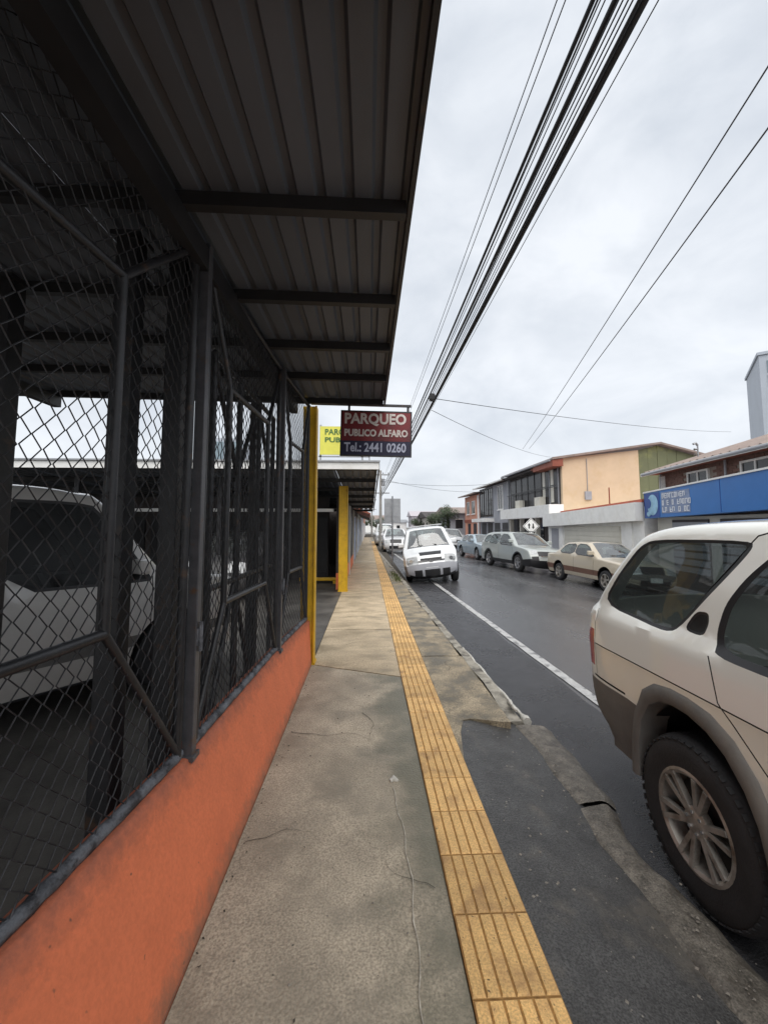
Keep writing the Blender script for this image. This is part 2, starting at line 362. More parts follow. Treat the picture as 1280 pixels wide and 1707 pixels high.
def text_mesh(name, body, size, m, parent, mtx, width=None, fat=0.0, depth=.003, align='LEFT'):
    cu = bpy.data.curves.new(name, 'FONT'); cu.body = body; cu.size = size; cu.extrude = depth; cu.offset = fat
    cu.align_x = align; cu.resolution_u = 3
    to = bpy.data.objects.new(name + '_tmp', cu); COL.objects.link(to)
    bpy.context.view_layer.update()
    me = bpy.data.meshes.new_from_object(to.evaluated_get(bpy.context.evaluated_depsgraph_get()))
    bpy.data.objects.remove(to); bpy.data.curves.remove(cu)
    xs = [v.co.x for v in me.vertices]
    if width:
        k = width / (max(xs) - min(xs)); x0 = min(xs)
        for v in me.vertices: v.co.x = (v.co.x - x0) * k
    me.transform(mtx)
    return link(name, me, m, parent)
def sheet_grid(x0, x1, y0, y1, nx, ny, zf):
    b = MB()
    for j in range(ny + 1):
        for i in range(nx + 1):
            x = x0 + (x1 - x0) * i / nx; y = y0 + (y1 - y0) * j / ny; b.v.append((x, y, zf(x, y)))
    for j in range(ny):
        for i in range(nx):
            a = j * (nx + 1) + i; b.f.append((a, a + 1, a + nx + 2, a + nx + 1))
    return b
def wob(x, y, s=1.0, seed=0.0):
    return (math.sin(x * 7.1 * s + seed) * math.cos(y * 5.3 * s + 1.7 * seed) + math.sin(x * 17.3 * s + 2.1 + seed) * math.sin(y * 13.1 * s + seed) * .5) / 1.5
def cloth_cols(o, mats):
    for m in mats: o.data.materials.append(m)

# ================================================================== SETTING
g = MB().add([(-900, -300, -.6), (900, -300, -.6), (900, 1500, -.6), (-900, 1500, -.6)], [(0, 1, 2, 3)]).build('ground', M['soil'])
tag(g, kind='structure')
ROADZ = -.12
def kerb_x(y): return 1.325 - .027 * (max(y, 3.4) - 3.4)
def line_x(y): return 2.37 - .0287 * y
def road_z(x): return ROADZ if x < 3.4 else ROADZ - .0583 * (x - 3.4)
def farkerb_x(y): return 8.95 - .03 * (y - 8)
rd = MB()
ys = [-25, -10, 0, 5, 10, 20, 30, 45, 70, 140]
for y in ys:
    for xq in (kerb_x(y) - .12 if y > 3.4 else 1.2, 3.2, 3.6, farkerb_x(y) + .1): rd.v.append((xq, y, road_z(xq) - (.003 if 3.1 < xq < 3.7 else 0)))
for i in range(len(ys) - 1):
    for q in range(3): rd.f.append((4 * i + q, 4 * i + q + 1, 4 * i + q + 5, 4 * i + q + 4))
road = tag(rd.build('road', M['road'], smooth=30), kind='structure')
sh_b = MB(); yq = [-8, -2, 2, 3.4] + [4 + i for i in range(60)]
for y in yq: sh_b.v += [(kerb_x(y) - .10 if y > 3.3 else 1.32, y, ROADZ + .003), (line_x(y) - .10 + .03 * wob(.4, y, .7), y, ROADZ + .003)]
for i in range(len(yq) - 1): sh_b.f.append((2 * i, 2 * i + 1, 2 * i + 3, 2 * i + 2))
sh_b.build('shoulder', M['shoulder'], road)
# painted edge line, slightly ragged
ln = MB(); yy = [-6 + .25 * i for i in range(300)]
for y in yy:
    a = .05 + .012 * random.random(); b_ = .05 + .012 * random.random()
    ln.v += [(line_x(y) - a, y, ROADZ + .007), (line_x(y) + b_, y, ROADZ + .007)]
for i in range(len(yy) - 1): ln.f.append((2 * i, 2 * i + 1, 2 * i + 3, 2 * i + 2))
ln.build('edge_line', M['line'], road)

# ---- near pavement: bed + slabs + tactile strip
bed = MB().box(-.66, .66, -6, 90, -.7, -.028).box(.6601, 1.16, 3.45, 90, -.7, -.029)
pav = tag(bed.build('sidewalk', M['joint']), kind='structure')
def slab(x0, x1, a0, a1, b0, b1, m, dz=0.0, rough=.0015, name='slab', start=None):
    """slab between y=a (at x0) / b (at x1): a0,b0 start, a1,b1 end; uneven top"""
    n = max(2, int((x1 - x0) / .06)); k = max(2, min(60, int((a1 - a0) / .14))); b = MB()
    for j in range(k + 1):
        for i in range(n + 1):
            u = i / n; v = j / k; x = x0 + (x1 - x0) * u
            ya = a0 + (b0 - a0) * u if not start else start(u)
            y = ya * (1 - v) + (a1 + (b1 - a1) * u) * v
            edge = .004 if i in (0, n) or j in (0, k) else 0
            b.v.append((x, y, dz - edge + rough * wob(x, y)))
    for j in range(k):
        for i in range(n):
            a = j * (n + 1) + i; b.f.append((a, a + 1, a + n + 2, a + n + 1))
    # skirt
    ring = [i for i in range(n + 1)] + [(j + 1) * (n + 1) - 1 for j in range(1, k + 1)] + [k * (n + 1) + i for i in range(n - 1, -1, -1)] + [j * (n + 1) for j in range(k - 1, 0, -1)]
    o = len(b.v)
    for i in ring: x, y, z = b.v[i]; b.v.append((x, y, -.06))
    for q in range(len(ring)):
        q2 = (q + 1) % len(ring); b.f.append((ring[q], o + q, o + q2, ring[q2]))
    return b.build(name, m, pav, smooth=35)
XL0, XL1, XR0 = -.655, .352, .664
slab(XL0, XL1, -6, 4.84, -6, 4.42, M['conc_near'], -.002, .003)
cuts = [(4.855, 4.435), (6.47, 6.42), (7.72, 7.70), (8.96, 8.95), (10.2, 10.2)] + [(10.2 + 1.3 * i,) * 2 for i in range(1, 40)]
for i in range(len(cuts) - 1):
    (a0, b0), (a1, b1) = cuts[i], cuts[i + 1]
    slab(XL0, XL1, a0 + .006, a1 - .006, b0 + .006, b1 - .006, M['conc_tan'], .0015 * ((i * 7) % 3 - 1), .003)
# kerb-side slabs
kc = [3.62, 5.1, 6.6, 8.1, 9.6, 11.2] + [11.2 + 1.6 * i for i in range(1, 32)]
for i in range(len(kc) - 1):
    slab(XR0, kerb_x((kc[i] + kc[i + 1]) / 2) - .125, kc[i] + .006, kc[i + 1] - .006, kc[i] + .006, kc[i + 1] - .006, M['conc_kerb'], .002 * ((i * 5) % 3 - 1), .004, start=(lambda u: 3.44 + .10 * math.sin(u * 5) * .4 - .55 * max(0, 1 - u * 3.2) ** 2) if i == 0 else None)
# kerb stones
kl = .95
for i in range(44):
    y0 = 3.5 + i * kl; y1 = y0 + kl - .012
    b = MB(); n = 8
    for j in range(n + 1):
        y = y0 + (y1 - y0) * j / n; x = kerb_x(y) + .008 * wob(3.3, y, 1.4); z = .002 + .006 * wob(1.2, y, 1.1, 2)
        if i == 0: z -= .05 * max(0, 1 - j / 4)
        b.v += [(x - .125, y, z), (x - .02, y, z), (x, y, z - .025), (x + .01, y, -.14)]
    for j in range(n):
        for k in range(3): a = j * 4 + k; b.f.append((a, a + 1, a + 5, a + 4))
    b.f += [(0, 1, 2, 3), tuple(n * 4 + q for q in (3, 2, 1, 0))]
    b.build('kerb_stone', M['kerb'], pav, smooth=40)
# whitish mortar edging that has come loose along the kerb
pts = []; rr = []
for i in range(40):
    y = 3.52 + i * .055; pts.append((kerb_x(y) + .045 + .012 * wob(.3, y, 1.2), y, -.075 + .01 * wob(1, y, 2))); rr.append(.013 + .006 * abs(wob(2, y, 3)) + (.022 if i < 2 else 0) + (.012 if i == 2 else 0))
MB().tube(pts, rr, 7).build('broken_edging', M['mortar_w'], pav, smooth=60)
pts = [(kerb_x(3.7) - .03 + .01 * random.random(), 3.58 + .06 * i, .004) for i in range(5)]
MB().tube(pts, [.012, .02, .014, .02, .008], 6).build('mortar_crumb', M['mortar_w'], pav, smooth=60)

# tactile tiles
def tactile_mesh():
    b = MB(); w = .306; l = .2985; e = .004
    b.box(0, w, 0, l, -.03, .000)
    nb = 6; pitch = w / nb
    for i in range(nb):
        c = pitch * (i + .5); hw0, hw1 = pitch * .455, pitch * .40
        vs = []
        for y, z, h in ((.003, 0, hw0), (.003 + .006, .0058, hw1), (l - .009, .0058, hw1), (l - .003, 0, hw0)):
            vs += [(c - h, y, z - .0005), (c + h, y, z - .0005)]
        b.add([(c - hw0, .003, -.001), (c + hw0, .003, -.001), (c + hw0, l - .003, -.001), (c - hw0, l - .003, -.001),
               (c - hw1, .009, .0058), (c + hw1, .009, .0058), (c + hw1, l - .009, .0058), (c - hw1, l - .009, .0058)],
              [(0, 1, 5, 4), (1, 2, 6, 5), (2, 3, 7, 6), (3, 0, 4, 7), (4, 5, 6, 7)])
    me = b.mesh('tactile_tile')
    me.materials.append(M['tgroove']); me.materials.append(M['tactile'])
    for p in me.polygons:
        zc = sum(me.vertices[v].co.z for v in p.vertices) / len(p.vertices)
        p.material_index = 0 if zc < .0005 else 1
    return me
tme = tactile_mesh()
for i in range(150):
    y = .572 + .3 * i - .3 * 8 + .003
    o = bpy.data.objects.new('tactile_tile', tme); COL.objects.link(o); o.parent = pav
    o.location = (.355 + .002 * wob(i, 2.2, 1.0) - .0012 * max(0, y - 3) , y, .003 + .001 * wob(i, .7, 1.3))
    o.rotation_euler = (0, 0, .004 * wob(i, 5.5, .9))

# pale mortar crack in the near slab
def strip(name, pts, ws, z, m, parent):
    b = MB()
    for i, (x, y) in enumerate(pts):
        w = ws[i % len(ws)]; b.v += [(x - w, y, z - .0004), (x - w * .6, y, z), (x + w * .6, y, z), (x + w, y, z - .0004)]
    for i in range(len(pts) - 1):
        for k in range(3): a = 4 * i + k; b.f.append((a, a + 1, a + 5, a + 4))
    return b.build(name, m, parent, smooth=60)
crk = [(.150 + .02 * wob(.5, 1.0 + t * .12, 1.6) + .05 * math.sin(t * .16) * .5 + .002 * t, 2.6 - t * .05) for t in range(38)]
strip('mortar_crack', crk, [.0016, .0030, .0014, .0024], .0055, mat('crack_mortar', (0.56, 0.52, 0.44), .8, var=.3, vscale=30), pav)
b = MB(); b.tube([(.14, 2.66, .0), (.165, 2.68, .004), (.19, 2.66, 0)], [.012, .02, .01], 7).build('mortar_lump', M['mortar_w'], pav, smooth=60)

rc = random.Random(21)
def crack(x, y, ang, n, step, w):
    pts = []
    for _ in range(n):
        pts.append((x, y)); ang += rc.uniform(-.5, .5); x += math.cos(ang) * step; y += math.sin(ang) * step
    b = MB()
    for i, (px, py) in enumerate(pts):
        ww = w * (1 - i / n) * rc.uniform(.6, 1.2); q = pts[min(i + 1, n - 1)]; p_ = pts[max(i - 1, 0)]; t = Vector((q[0] - p_[0], q[1] - p_[1])).normalized()
        b.v += [(px - t.y * ww, py + t.x * ww, .0035), (px + t.y * ww, py - t.x * ww, .0035)]
    for i in range(n - 1): b.f.append((2 * i, 2 * i + 1, 2 * i + 3, 2 * i + 2))
    b.build('crack', M['joint'], pav)
for a in ((-.6, 3.3, -.1, 16, .05, .003), (-.05, 3.6, -1.0, 12, .05, .0025), (-.62, 2.2, .3, 9, .05, .0025), (.30, 1.9, 2.6, 9, .04, .002), (-.3, 5.6, .4, 10, .05, .003), (-.6, 7.2, .1, 14, .06, .003), (.9, 4.6, 1.2, 10, .06, .003), (.75, 6.3, .2, 8, .06, .003)): crack(*a)
lt = MB()
for k in range(110):
    y = rc.uniform(1.0, 4.8); x = -.645 + abs(rc.gauss(0, .035)) if k < 75 else rc.uniform(-.6, .3); s_ = rc.uniform(.003, .009); a = rc.uniform(0, 6.28)
    lt.add([(x + s_ * math.cos(a), y + s_ * math.sin(a), .005), (x - s_ * .5 * math.sin(a), y + s_ * .5 * math.cos(a), .008), (x - s_ * math.cos(a), y - s_ * math.sin(a), .005), (x + s_ * .5 * math.sin(a), y - s_ * .5 * math.cos(a), .004)], [(0, 1, 2, 3)])
tag(lt.build('litter', M['joint']), 'dark leaf crumbs and dirt along the foot of the orange wall', 'litter', kind='stuff')

# wet asphalt apron between tactile strip and gutter (vehicle crossing), rounded far corner
def apron_z(x, y):
    u = (x - .664) / (1.26 - .664); return -.009 - .066 * max(0, u) ** 1.6 + .004 * wob(x, y, .5, 3) + .0015 * wob(x, y, 2.3, 1)
ap = MB(); n, k = 14, 70
for j in range(k + 1):
    for i in range(n + 1):
        u = i / n; x = .664 + (1.30 - .664) * u
        yend = 3.66 if u < .75 else 3.66 - .25 * (u - .75) / .25
        y = -6 + (yend + 6) * (j / k) ** .55
        ap.v.append((x, y, apron_z(x, y)))
for j in range(k):
    for i in range(n): a = j * (n + 1) + i; ap.f.append((a, a + 1, a + n + 2, a + n + 1))
tag(ap.build('driveway_apron', M['apron'], smooth=60), kind='structure')
# crumbled gutter strip beside the parked car, in pieces with open joints
def gutter_piece(y0, y1):
    n, k = 18, int((y1 - y0) / .03); b = MB()
    for j in range(k + 1):
        for i in range(n + 1):
            u = i / n; y = y0 + (y1 - y0) * j / k
            x = 1.215 + .03 * wob(.4, y, .8) + u * (.29 + .05 * wob(2.2, y, 1.1) + (.10 * max(0, (y - 2.4)) if u > .5 else 0))
            z = -.082 + .022 * math.sin(math.pi * min(1, u * 1.1)) ** .8 + .007 * wob(x, y, 1.9) + .005 * wob(x, y, 4.5, 4) + .003 * wob(x, y, 9, 2) - .06 * max(0, u - .7) / .3 - .03 * max(0, .15 - u) / .15
            b.v.append((x, y, z))
    for j in range(k):
        for i in range(n): a = j * (n + 1) + i; b.f.append((a, a + 1, a + n + 2, a + n + 1))
    return b
gut = tag(gutter_piece(2.52, 3.46).build('gutter', M['dirt'], smooth=70), kind='structure')
for a, c in ((1.05, 2.49), (-.6, 1.02), (-4, -.63)): gutter_piece(a, c).build('gutter_piece', M['dirt'], gut, smooth=70)
# loose grit
gr = MB()
def pebble(x, y, z, s):
    vs = [(x + s * random.uniform(.6, 1) * a, y + s * random.uniform(.6, 1) * bb, z + s * .5 * c) for a, bb, c in ((1, 0, 0), (0, 1, 0), (-1, 0, 0), (0, -1, 0), (0, 0, 1), (0, 0, -1))]
    gr.add(vs, [(0, 1, 4), (1, 2, 4), (2, 3, 4), (3, 0, 4), (1, 0, 5), (2, 1, 5), (3, 2, 5), (0, 3, 5)])
for i in range(520):
    t = random.random()
    if t < .5: x = random.gauss(1.30, .1); y = random.uniform(.6, 3.5); z = -.05 if x > 1.2 else apron_z(x, y)
    elif t < .68: x = random.uniform(.7, 1.2); y = random.uniform(.8, 3.5); z = apron_z(x, y)
    elif t < .85: y = random.uniform(3.4, 11); x = kerb_x(y) + abs(random.gauss(.05, .06)); z = ROADZ + .002
    else: x = random.uniform(-.64, .34); y = random.uniform(.9, 7) ; z = .001
    if .34 < x < .68: continue
    pebble(x, y, z, random.choice([.003, .004, .005, .007, .010 if t < .85 else .004]))
tag(gr.build('grit', M['stone']), 'scattered pale grit and pebbles on the apron and gutter', 'grit', kind='stuff')

# ---- lot floor, far pavement
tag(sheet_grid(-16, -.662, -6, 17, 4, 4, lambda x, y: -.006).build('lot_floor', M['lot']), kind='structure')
fp = MB(); ys = [-10, 5, 10, 15, 20, 30, 45, 80, 140]
for y in ys:
    x = farkerb_x(y); fp.v += [(x, y, -.55), (x + .005, y, -.285), (x + .03, y, -.27), (x + 30, y, -.27)]
for i in range(len(ys) - 1):
    for k in range(3): a = 4 * i + k; fp.f.append((a, a + 1, a + 5, a + 4))
tag(fp.build('far_sidewalk', M['lilac']), kind='structure')

# ================================================================== LEFT SIDE: low wall, fence, shed
# orange low wall with soft rounded top, slightly wavy plaster
def wall_top_x(y): return float(np.interp(y, [-6, -.55, 1.17, 2.0, 3.7, 4.4, 4.83], [-1.5, -1.08, -.925, -.85, -.785, -.73, -.685]))
b = MB(); ys = [-6 + .2 * i for i in range(55)] + [4.83]; NZ = 9
for y in ys:
    tx = wall_top_x(y)
    for k in range(NZ + 1):
        u = k / NZ; z = -.03 + .53 * u
        b.v.append((-.656 + (tx + .656) * u ** 1.15 + .003 * wob(z * 2, y, .6) * (u > .05), y, z))
    b.v += [(tx - .012, y, .506), (tx - .10, y, .506), (tx - .12, y, .49), (tx - .12, y, -.03)]
n = NZ + 5
for j in range(len(ys) - 1):
    for i in range(n - 1): a = j * n + i; b.f.append((a, a + 1, a + n + 1, a + n))
b.f.append(tuple((len(ys) - 1) * n + i for i in range(n)))
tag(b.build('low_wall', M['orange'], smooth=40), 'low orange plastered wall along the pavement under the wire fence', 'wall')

def panel(p0, p1, z0, z1, label, iy0, iy1, iz0, iz1, pitch=.075):
    """chain link panel: outer frame, inner frame joined by corner braces, wire mesh. p0,p1 = (x,y) ends"""
    p0 = Vector((p0[0], p0[1], 0)); p1 = Vector((p1[0], p1[1], 0)); d = (p1 - p0); Ln = d.length; d.normalize()
    root = empty('chain_link_fence', p0, math.atan2(d.y, d.x))
    tag(root, label, 'fence', 'chain link panels above the orange wall')
    r = .021
    def tb(name, a, c, rad=r):
        MB().tube([(a[0], 0, a[1]), (c[0], 0, c[1])], rad, 10).build(name, M['blackm'], root, smooth=50)
    tb('stile', (.03, z0 + .03), (.03, z1)); tb('stile', (Ln - .03, z0 + .03), (Ln - .03, z1))
    tb('top_rail', (0, z1), (Ln, z1))
    # crusted bottom rail
    bb = MB(); k = int(Ln / .04)
    for j in range(k + 1):
        s = Ln * j / k
        for q in range(8):
            t = 2 * math.pi * q / 8; rad = .021 + .005 * wob(s * 3, q * .9, 1.0) + .004 * random.random()
            bb.v.append((s, rad * math.cos(t), z0 + .03 + rad * math.sin(t)))
    for j in range(k):
        for q in range(8): bb.f.append((j * 8 + q, j * 8 + (q + 1) % 8, (j + 1) * 8 + (q + 1) % 8, (j + 1) * 8 + q))
    bb.build('bottom_rail', M['crust'], root, smooth=70)
    A, B = iy0, Ln - iy1
    tb('inner_stile', (A, iz0), (A, iz1), .019); tb('inner_stile', (B, iz0), (B, iz1), .019)
    tb('inner_rail', (A, iz0), (B, iz0), .019); tb('inner_rail', (A, iz1), (B, iz1), .019)
    tb('brace', (A, iz0), (.03, z0 + .05), .017); tb('brace', (B, iz0), (Ln - .03, z0 + .05), .017)
    tb('brace', (A, iz1), (.03, z1 - .03), .017); tb('brace', (B, iz1), (Ln - .03, z1 - .03), .017)
    # woven wire: zigzag wires that hook neighbours
    wm = MB(); hp = pitch / 2; rows = int((z1 - z0 - .06) / hp); cols = int((Ln - .05) / pitch) + 1; rw = .0029
    for c in range(cols):
        base = .03 + c * pitch
        pts = []
        for j in range(rows + 1):
            off = hp if (j % 2) else 0.0
            x = base + off * 1.04 + .0022 * wob(c * .7, j * .31, 1.0)
            if x > Ln - .02: x = Ln - .02
            yo = .0035 if j % 2 else -.0035
            bulge = .012 * math.sin(c * .35) * math.sin(j * .11)
            pts.append((x, yo + bulge, z0 + .05 + j * hp + .002 * wob(c, j * .5, .9)))
            # sharp bend
        wm.tube(pts, rw, 4, caps=False)
        # partner wire (other half of the diamond)
        pts2 = []
        for j in range(rows + 1):
            off = 0.0 if (j % 2) else hp
            x = base + off * 1.04 - hp + .0022 * wob(c * .9, j * .37, 1.1)
            if x < .02: x = .02
            yo = -.0035 if j % 2 else .0035
            bulge = .012 * math.sin(c * .35) * math.sin(j * .11)
            pts2.append((x + hp * 0 , yo + bulge, z0 + .05 + j * hp))
        # shift so the two zigzags form diamonds
        pts2 = [(x + (hp if False else 0), y, z) for x, y, z in pts2]
        wm.tube(pts2, rw, 4, caps=False)
    w = wm.build('wire_mesh', M['wire'], root, smooth=80); w['kind'] = 'stuff'
    return root
panel((-1.12, -.55), (-.885, 2.02), .50, 3.06, 'black chain link panel with inner frame beside the camera, nearest of three', .5, .53, 1.22, 2.55)
panel((-.875, 2.11), (-.815, 3.66), .50, 3.06, 'middle black chain link panel between two grey posts above orange wall', .36, .36, 1.15, 2.45)
panel((-.81, 3.75), (-.725, 4.82), .50, 3.06, 'narrow black chain link panel next to the tall yellow column', .28, .28, 1.15, 2.45)
def fence_post(x, y, label, s=.05):
    o = empty('fence_post', (x, y, 0)); tag(o, label, 'post', 'grey steel posts of the wire fence')
    MB().box(-s / 2, s / 2, -s / 2, s / 2, .47, 3.09).build('shaft', M['postm'], o, bevel=.004)
    MB().box(-s / 2 - .012, s / 2 + .012, -s / 2 - .012, s / 2 + .012, .485, .51).build('base_plate', M['postm'], o, bevel=.003)
    MB().box(s / 2, s / 2 + .006, -.02, .02, 1.02, 1.10).build('hinge_plate', M['crust'], o)
    MB().tube([(s / 2 + .012, .0, .99), (s / 2 + .012, .0, 1.13)], .011, 8).build('hinge_pin', M['crust'], o)
fence_post(-.862, 2.065, 'grey square steel post nearest the camera on the orange wall')
fence_post(-.80, 3.705, 'slim grey steel post halfway along the orange wall')
# second layer: steel stanchions standing just inside the fence
def stanchion(x, y, w, label, rot=0):
    o = empty('shed_column', (x, y, 0), rot); tag(o, label, 'column', 'black steel columns inside the parking shed')
    MB().box(-w / 2, w / 2, -w / 2, w / 2, 0, 3.06).build('shaft', M['blackm'], o, bevel=.006)
    MB().box(-w / 2 - .03, w / 2 + .03, -w / 2 - .03, w / 2 + .03, 0, .012).build('base_plate', M['blackm'], o)
    MB().box(-w / 2 - .02, w / 2 + .02, -w / 2 - .02, w / 2 + .02, 3.03, 3.055).build('cap_plate', M['blackm'], o)
stanchion(-2.12, 2.35, .11, 'black steel column inside shed beside the white vehicle door')
stanchion(-1.20, 1.98, .10, 'black steel column just behind the nearest wire panel')
stanchion(-1.02, 2.12, .09, 'black steel column right behind the first grey fence post')
stanchion(-1.30, 4.55, .08, 'thin black column at the far end of the shed behind wire')
stanchion(-5.6, 4.55, .10, 'black column at far end of shed behind the white vehicle', 0)
# sliding gate leaf hung behind panel two: slim frame with crossed bars
gt = empty('sliding_gate', (-1.02, 2.62, 0), R(90)); tag(gt, 'slim black steel gate with crossed braces parked behind the middle wire panel', 'gate')
for a, c in (((0, .1), (0, 2.75)), ((.55, .1), (.55, 2.75)), ((1.1, .1), (1.1, 2.75)), ((1.65, .1), (1.65, 2.75))): MB().tube([(a[0], 0, a[1]), (c[0], 0, c[1])], .024, 8).build('stile', M['blackm'], gt, smooth=50)
for a, c in (((0, .1), (1.65, .1)), ((0, 2.75), (1.65, 2.75)), ((0, 1.2), (1.65, 1.2))): MB().tube([(a[0], 0, a[1]), (c[0], 0, c[1])], .022, 8).build('rail', M['blackm'], gt, smooth=50)
for a, c in (((0, 2.75), (.55, 2.0)), ((1.1, 2.75), (.55, 2.0)), ((1.1, 2.75), (1.65, 2.0)), ((0, .1), (.55, 1.2)), ((1.1, .1), (.55, 1.2))): MB().tube([(a[0], 0.01, a[1]), (c[0], 0.01, c[1])], .019, 8).build('brace', M['blackm'], gt, smooth=50)

# tall yellow column at the corner of the shed
def yellow_column(x0, x1, y0, y1, z1, label):
    o = empty('yellow_column', ((x0 + x1) / 2, (y0 + y1) / 2, 0)); tag(o, label, 'column', 'yellow painted columns at the car park entrance')
    w = (x1 - x0) / 2; d = (y1 - y0) / 2
    MB().box(-w, w, -d, d, -.01, z1).build('shaft', M['yellow'], o, bevel=.006)
    MB().box(-w - .012, w + .012, -d - .012, d + .012, -.01, .02).build('base_plate', M['yellow'], o, bevel=.003)
    MB().tube([(w * .9, -d - .012, .02), (w * .9, -d - .012, z1)], .012, 6).build('weld_bead', M['yellow'], o)
yellow_column(-.80, -.632, 4.85, 4.985, 3.07, 'tall yellow square column at the end of the orange wall')
yellow_column(-.74, -.52, 10.1, 10.32, 2.62, 'shorter thick yellow column across the entrance, by the brown wall')

# shed roof: ribbed sheets on purlins
shed = empty('parking_shed_roof', (-.85, 4.7, 0)); tag(shed, 'dark ribbed metal shed roof on black purlins overhanging the pavement', 'roof')
shed_inv = Matrix.Translation((.85, -4.7, 0))
def addp(mb, name, m, parent, origin, **k):
    o = mb.build(name, m, parent, **k); o.data.transform(Matrix.Translation((-origin[0], -origin[1], -origin[2]))); return o
def roof_z(x): return 3.105 - .016 * (x - .195)
def ribbed(x0, x1, y0, y1, zf, rib=.13, h=.022, dz=0):
    """trapezoid ribbed sheet, ribs along y, with thickness"""
    xs = []; x = x0
    while x < x1 - 1e-6:
        for u, hh in ((0, 0), (.58, 0), (.68, 1), (.90, 1), (1.0, 0)):
            xx = x + rib * u
            if xx <= x1 + 1e-6 and (not xs or xx > xs[-1][0] + 1e-5): xs.append((xx, hh * h))
        x += rib
    b = MB(); n = len(xs); rows = [y0, (y0 + y1) / 2, y1]
    for t in (0, .0012):
        for y in rows:
            for xx, hh in xs: b.v.append((xx, y, zf(xx) + hh + t + dz))
    m_ = n * len(rows)
    for lay in (0, 1):
        for j in range(len(rows) - 1):
            for i in range(n - 1):
                a = lay * m_ + j * n + i; b.f.append((a, a + 1, a + n + 1, a + n))
    for i in range(n - 1):
        b.f.append((i, i + 1, m_ + i + 1, m_ + i)); a = (len(rows) - 1) * n; b.f.append((a + i, a + i + 1, m_ + a + i + 1, m_ + a + i))
    return b
x = .195; i = 0
while x > -9:
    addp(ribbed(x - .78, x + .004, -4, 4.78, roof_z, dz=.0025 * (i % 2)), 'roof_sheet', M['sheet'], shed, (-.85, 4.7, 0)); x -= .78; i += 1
for y in (-2.6, -1.8, -1.05, -.35, .30, .94, 1.74, 2.50, 3.19, 3.88, 4.66):
    b = MB()
    for (za, zb, ya, yb) in ((-.068, -.002, -.003, .003), (-.008, -.002, .003, .045), (-.068, -.062, .003, .045), (-.062, -.05, .040, .045)):
        b.add([(.17, y + ya, roof_z(.17) + za), (.17, y + yb, roof_z(.17) + za), (.17, y + yb, roof_z(.17) + zb), (.17, y + ya, roof_z(.17) + zb),
               (-9, y + ya, roof_z(-9) + za), (-9, y + yb, roof_z(-9) + za), (-9, y + yb, roof_z(-9) + zb), (-9, y + ya, roof_z(-9) + zb)],
              [(0, 1, 2, 3), (7, 6, 5, 4), (0, 4, 5, 1), (1, 5, 6, 2), (2, 6, 7, 3), (3, 7, 4, 0)])
    addp(b, 'purlin', M['purlin'], shed, (-.85, 4.7, 0))
for xb in (-.88, -3.6, -6.4): addp(MB().box(xb - .04, xb + .04, -4, 4.70, roof_z(xb) - .19, roof_z(xb) - .07), 'beam', M['purlin'], shed, (-.85, 4.7, 0))
addp(MB().box(.178, .2, -4, 4.79, 3.06, 3.150), 'edge_flashing', M['blackm'], shed, (-.85, 4.7, 0))
# lot side walls
lw = empty('car_park_wall', (-9.2, 6, 0)); tag(lw, 'dark block wall closing the car park on its inner side', 'wall')
box('wall_face', M['darkwall'], lw, -.1, .1, -10, 11, 0, 2.2); box('coping', M['kerb'], lw, -.14, .14, -10, 11, 2.2, 2.26)

# ---- hanging sign
sg = empty('hanging_sign', (.085, 4.83, 2.45)); tag(sg, 'red and navy PARQUEO sign hanging from a bar over the pavement', 'sign')
SW, SH = .86, .555
sgr = bpy.data.objects  # alias
def sgp(o): o.parent = sg; return o
board = MB().box(-SW / 2, SW / 2, -.012, .012, 0, SH).build('board', M['blackm'], sg)
MB().box(-SW / 2 + .012, SW / 2 - .012, -.0155, -.012, .185, SH - .012).build('red_field', M['signred'], sg)
MB().box(-SW / 2 + .012, SW / 2 - .012, -.0155, -.012, .012, .183).build('navy_field', M['signblue'], sg)
def tm(x, y, z): return Matrix.Translation((x, y, z)) @ Matrix.Rotation(R(90), 4, 'X')
text_mesh('lettering', 'PARQUEO', .175, M['letter'], sg, tm(-.385, -.017, .40), width=.75, fat=.006)
text_mesh('lettering', 'PUBLICO ALFARO', .115, M['letter'], sg, tm(-.385, -.017, .245), width=.77, fat=.0045)
text_mesh('lettering', 'Tel.: 2441 0260', .15, M['letterb'], sg, tm(-.385, -.017, .055), width=.75, fat=.004)
for zz in (0.004, SH - .004): MB().box(-SW / 2, SW / 2, -.018, .014, zz - .008, zz + .008).build('frame_bar', M['blackm'], sg)
for xx in (-SW / 2 + .004, SW / 2 - .004): MB().box(xx - .008, xx + .008, -.0185, .0145, -.004, SH + .004).build('frame_bar', M['blackm'], sg)
for xx in (-.335, .385): MB().box(xx - .014, xx + .014, -.008, .008, SH, SH + .085).build('hanger', M['blackm'], sg)
MB().box(-.80, .425, -.015, .015, SH + .065, SH + .092).build('support_bar', M['blackm'], sg)
sg.rotation_euler = (0, R(1.0), 0)

# ---- yellow green sign up on the second roof
ys_ = empty('rooftop_sign', (-.60, 8.75, 3.0)); tag(ys_, 'yellow green board with dark lettering on a frame above the second roof', 'sign')
MB().box(-.47, .47, -.012, .012, .17, .80).build('board', M['lime'], ys_)
text_mesh('lettering', 'PARQUEO', .17, M['leafgreen'], ys_, tm(-.36, -.016, .62), width=.78, fat=.004)
text_mesh('lettering', 'PUBLICO', .15, M['leafgreen'], ys_, tm(-.36, -.016, .45), width=.78, fat=.004)
for xx in (-.46, .46): MB().box(xx - .02, xx + .02, .013, .05, -.12, .84).build('frame_post', M['galv'], ys_)
MB().box(-.5, .62, .013, .04, .12, .15).build('frame_bar', M['galv'], ys_)
MB().box(.60, .63, .013, .04, -.12, .15).build('frame_post', M['galv'], ys_)

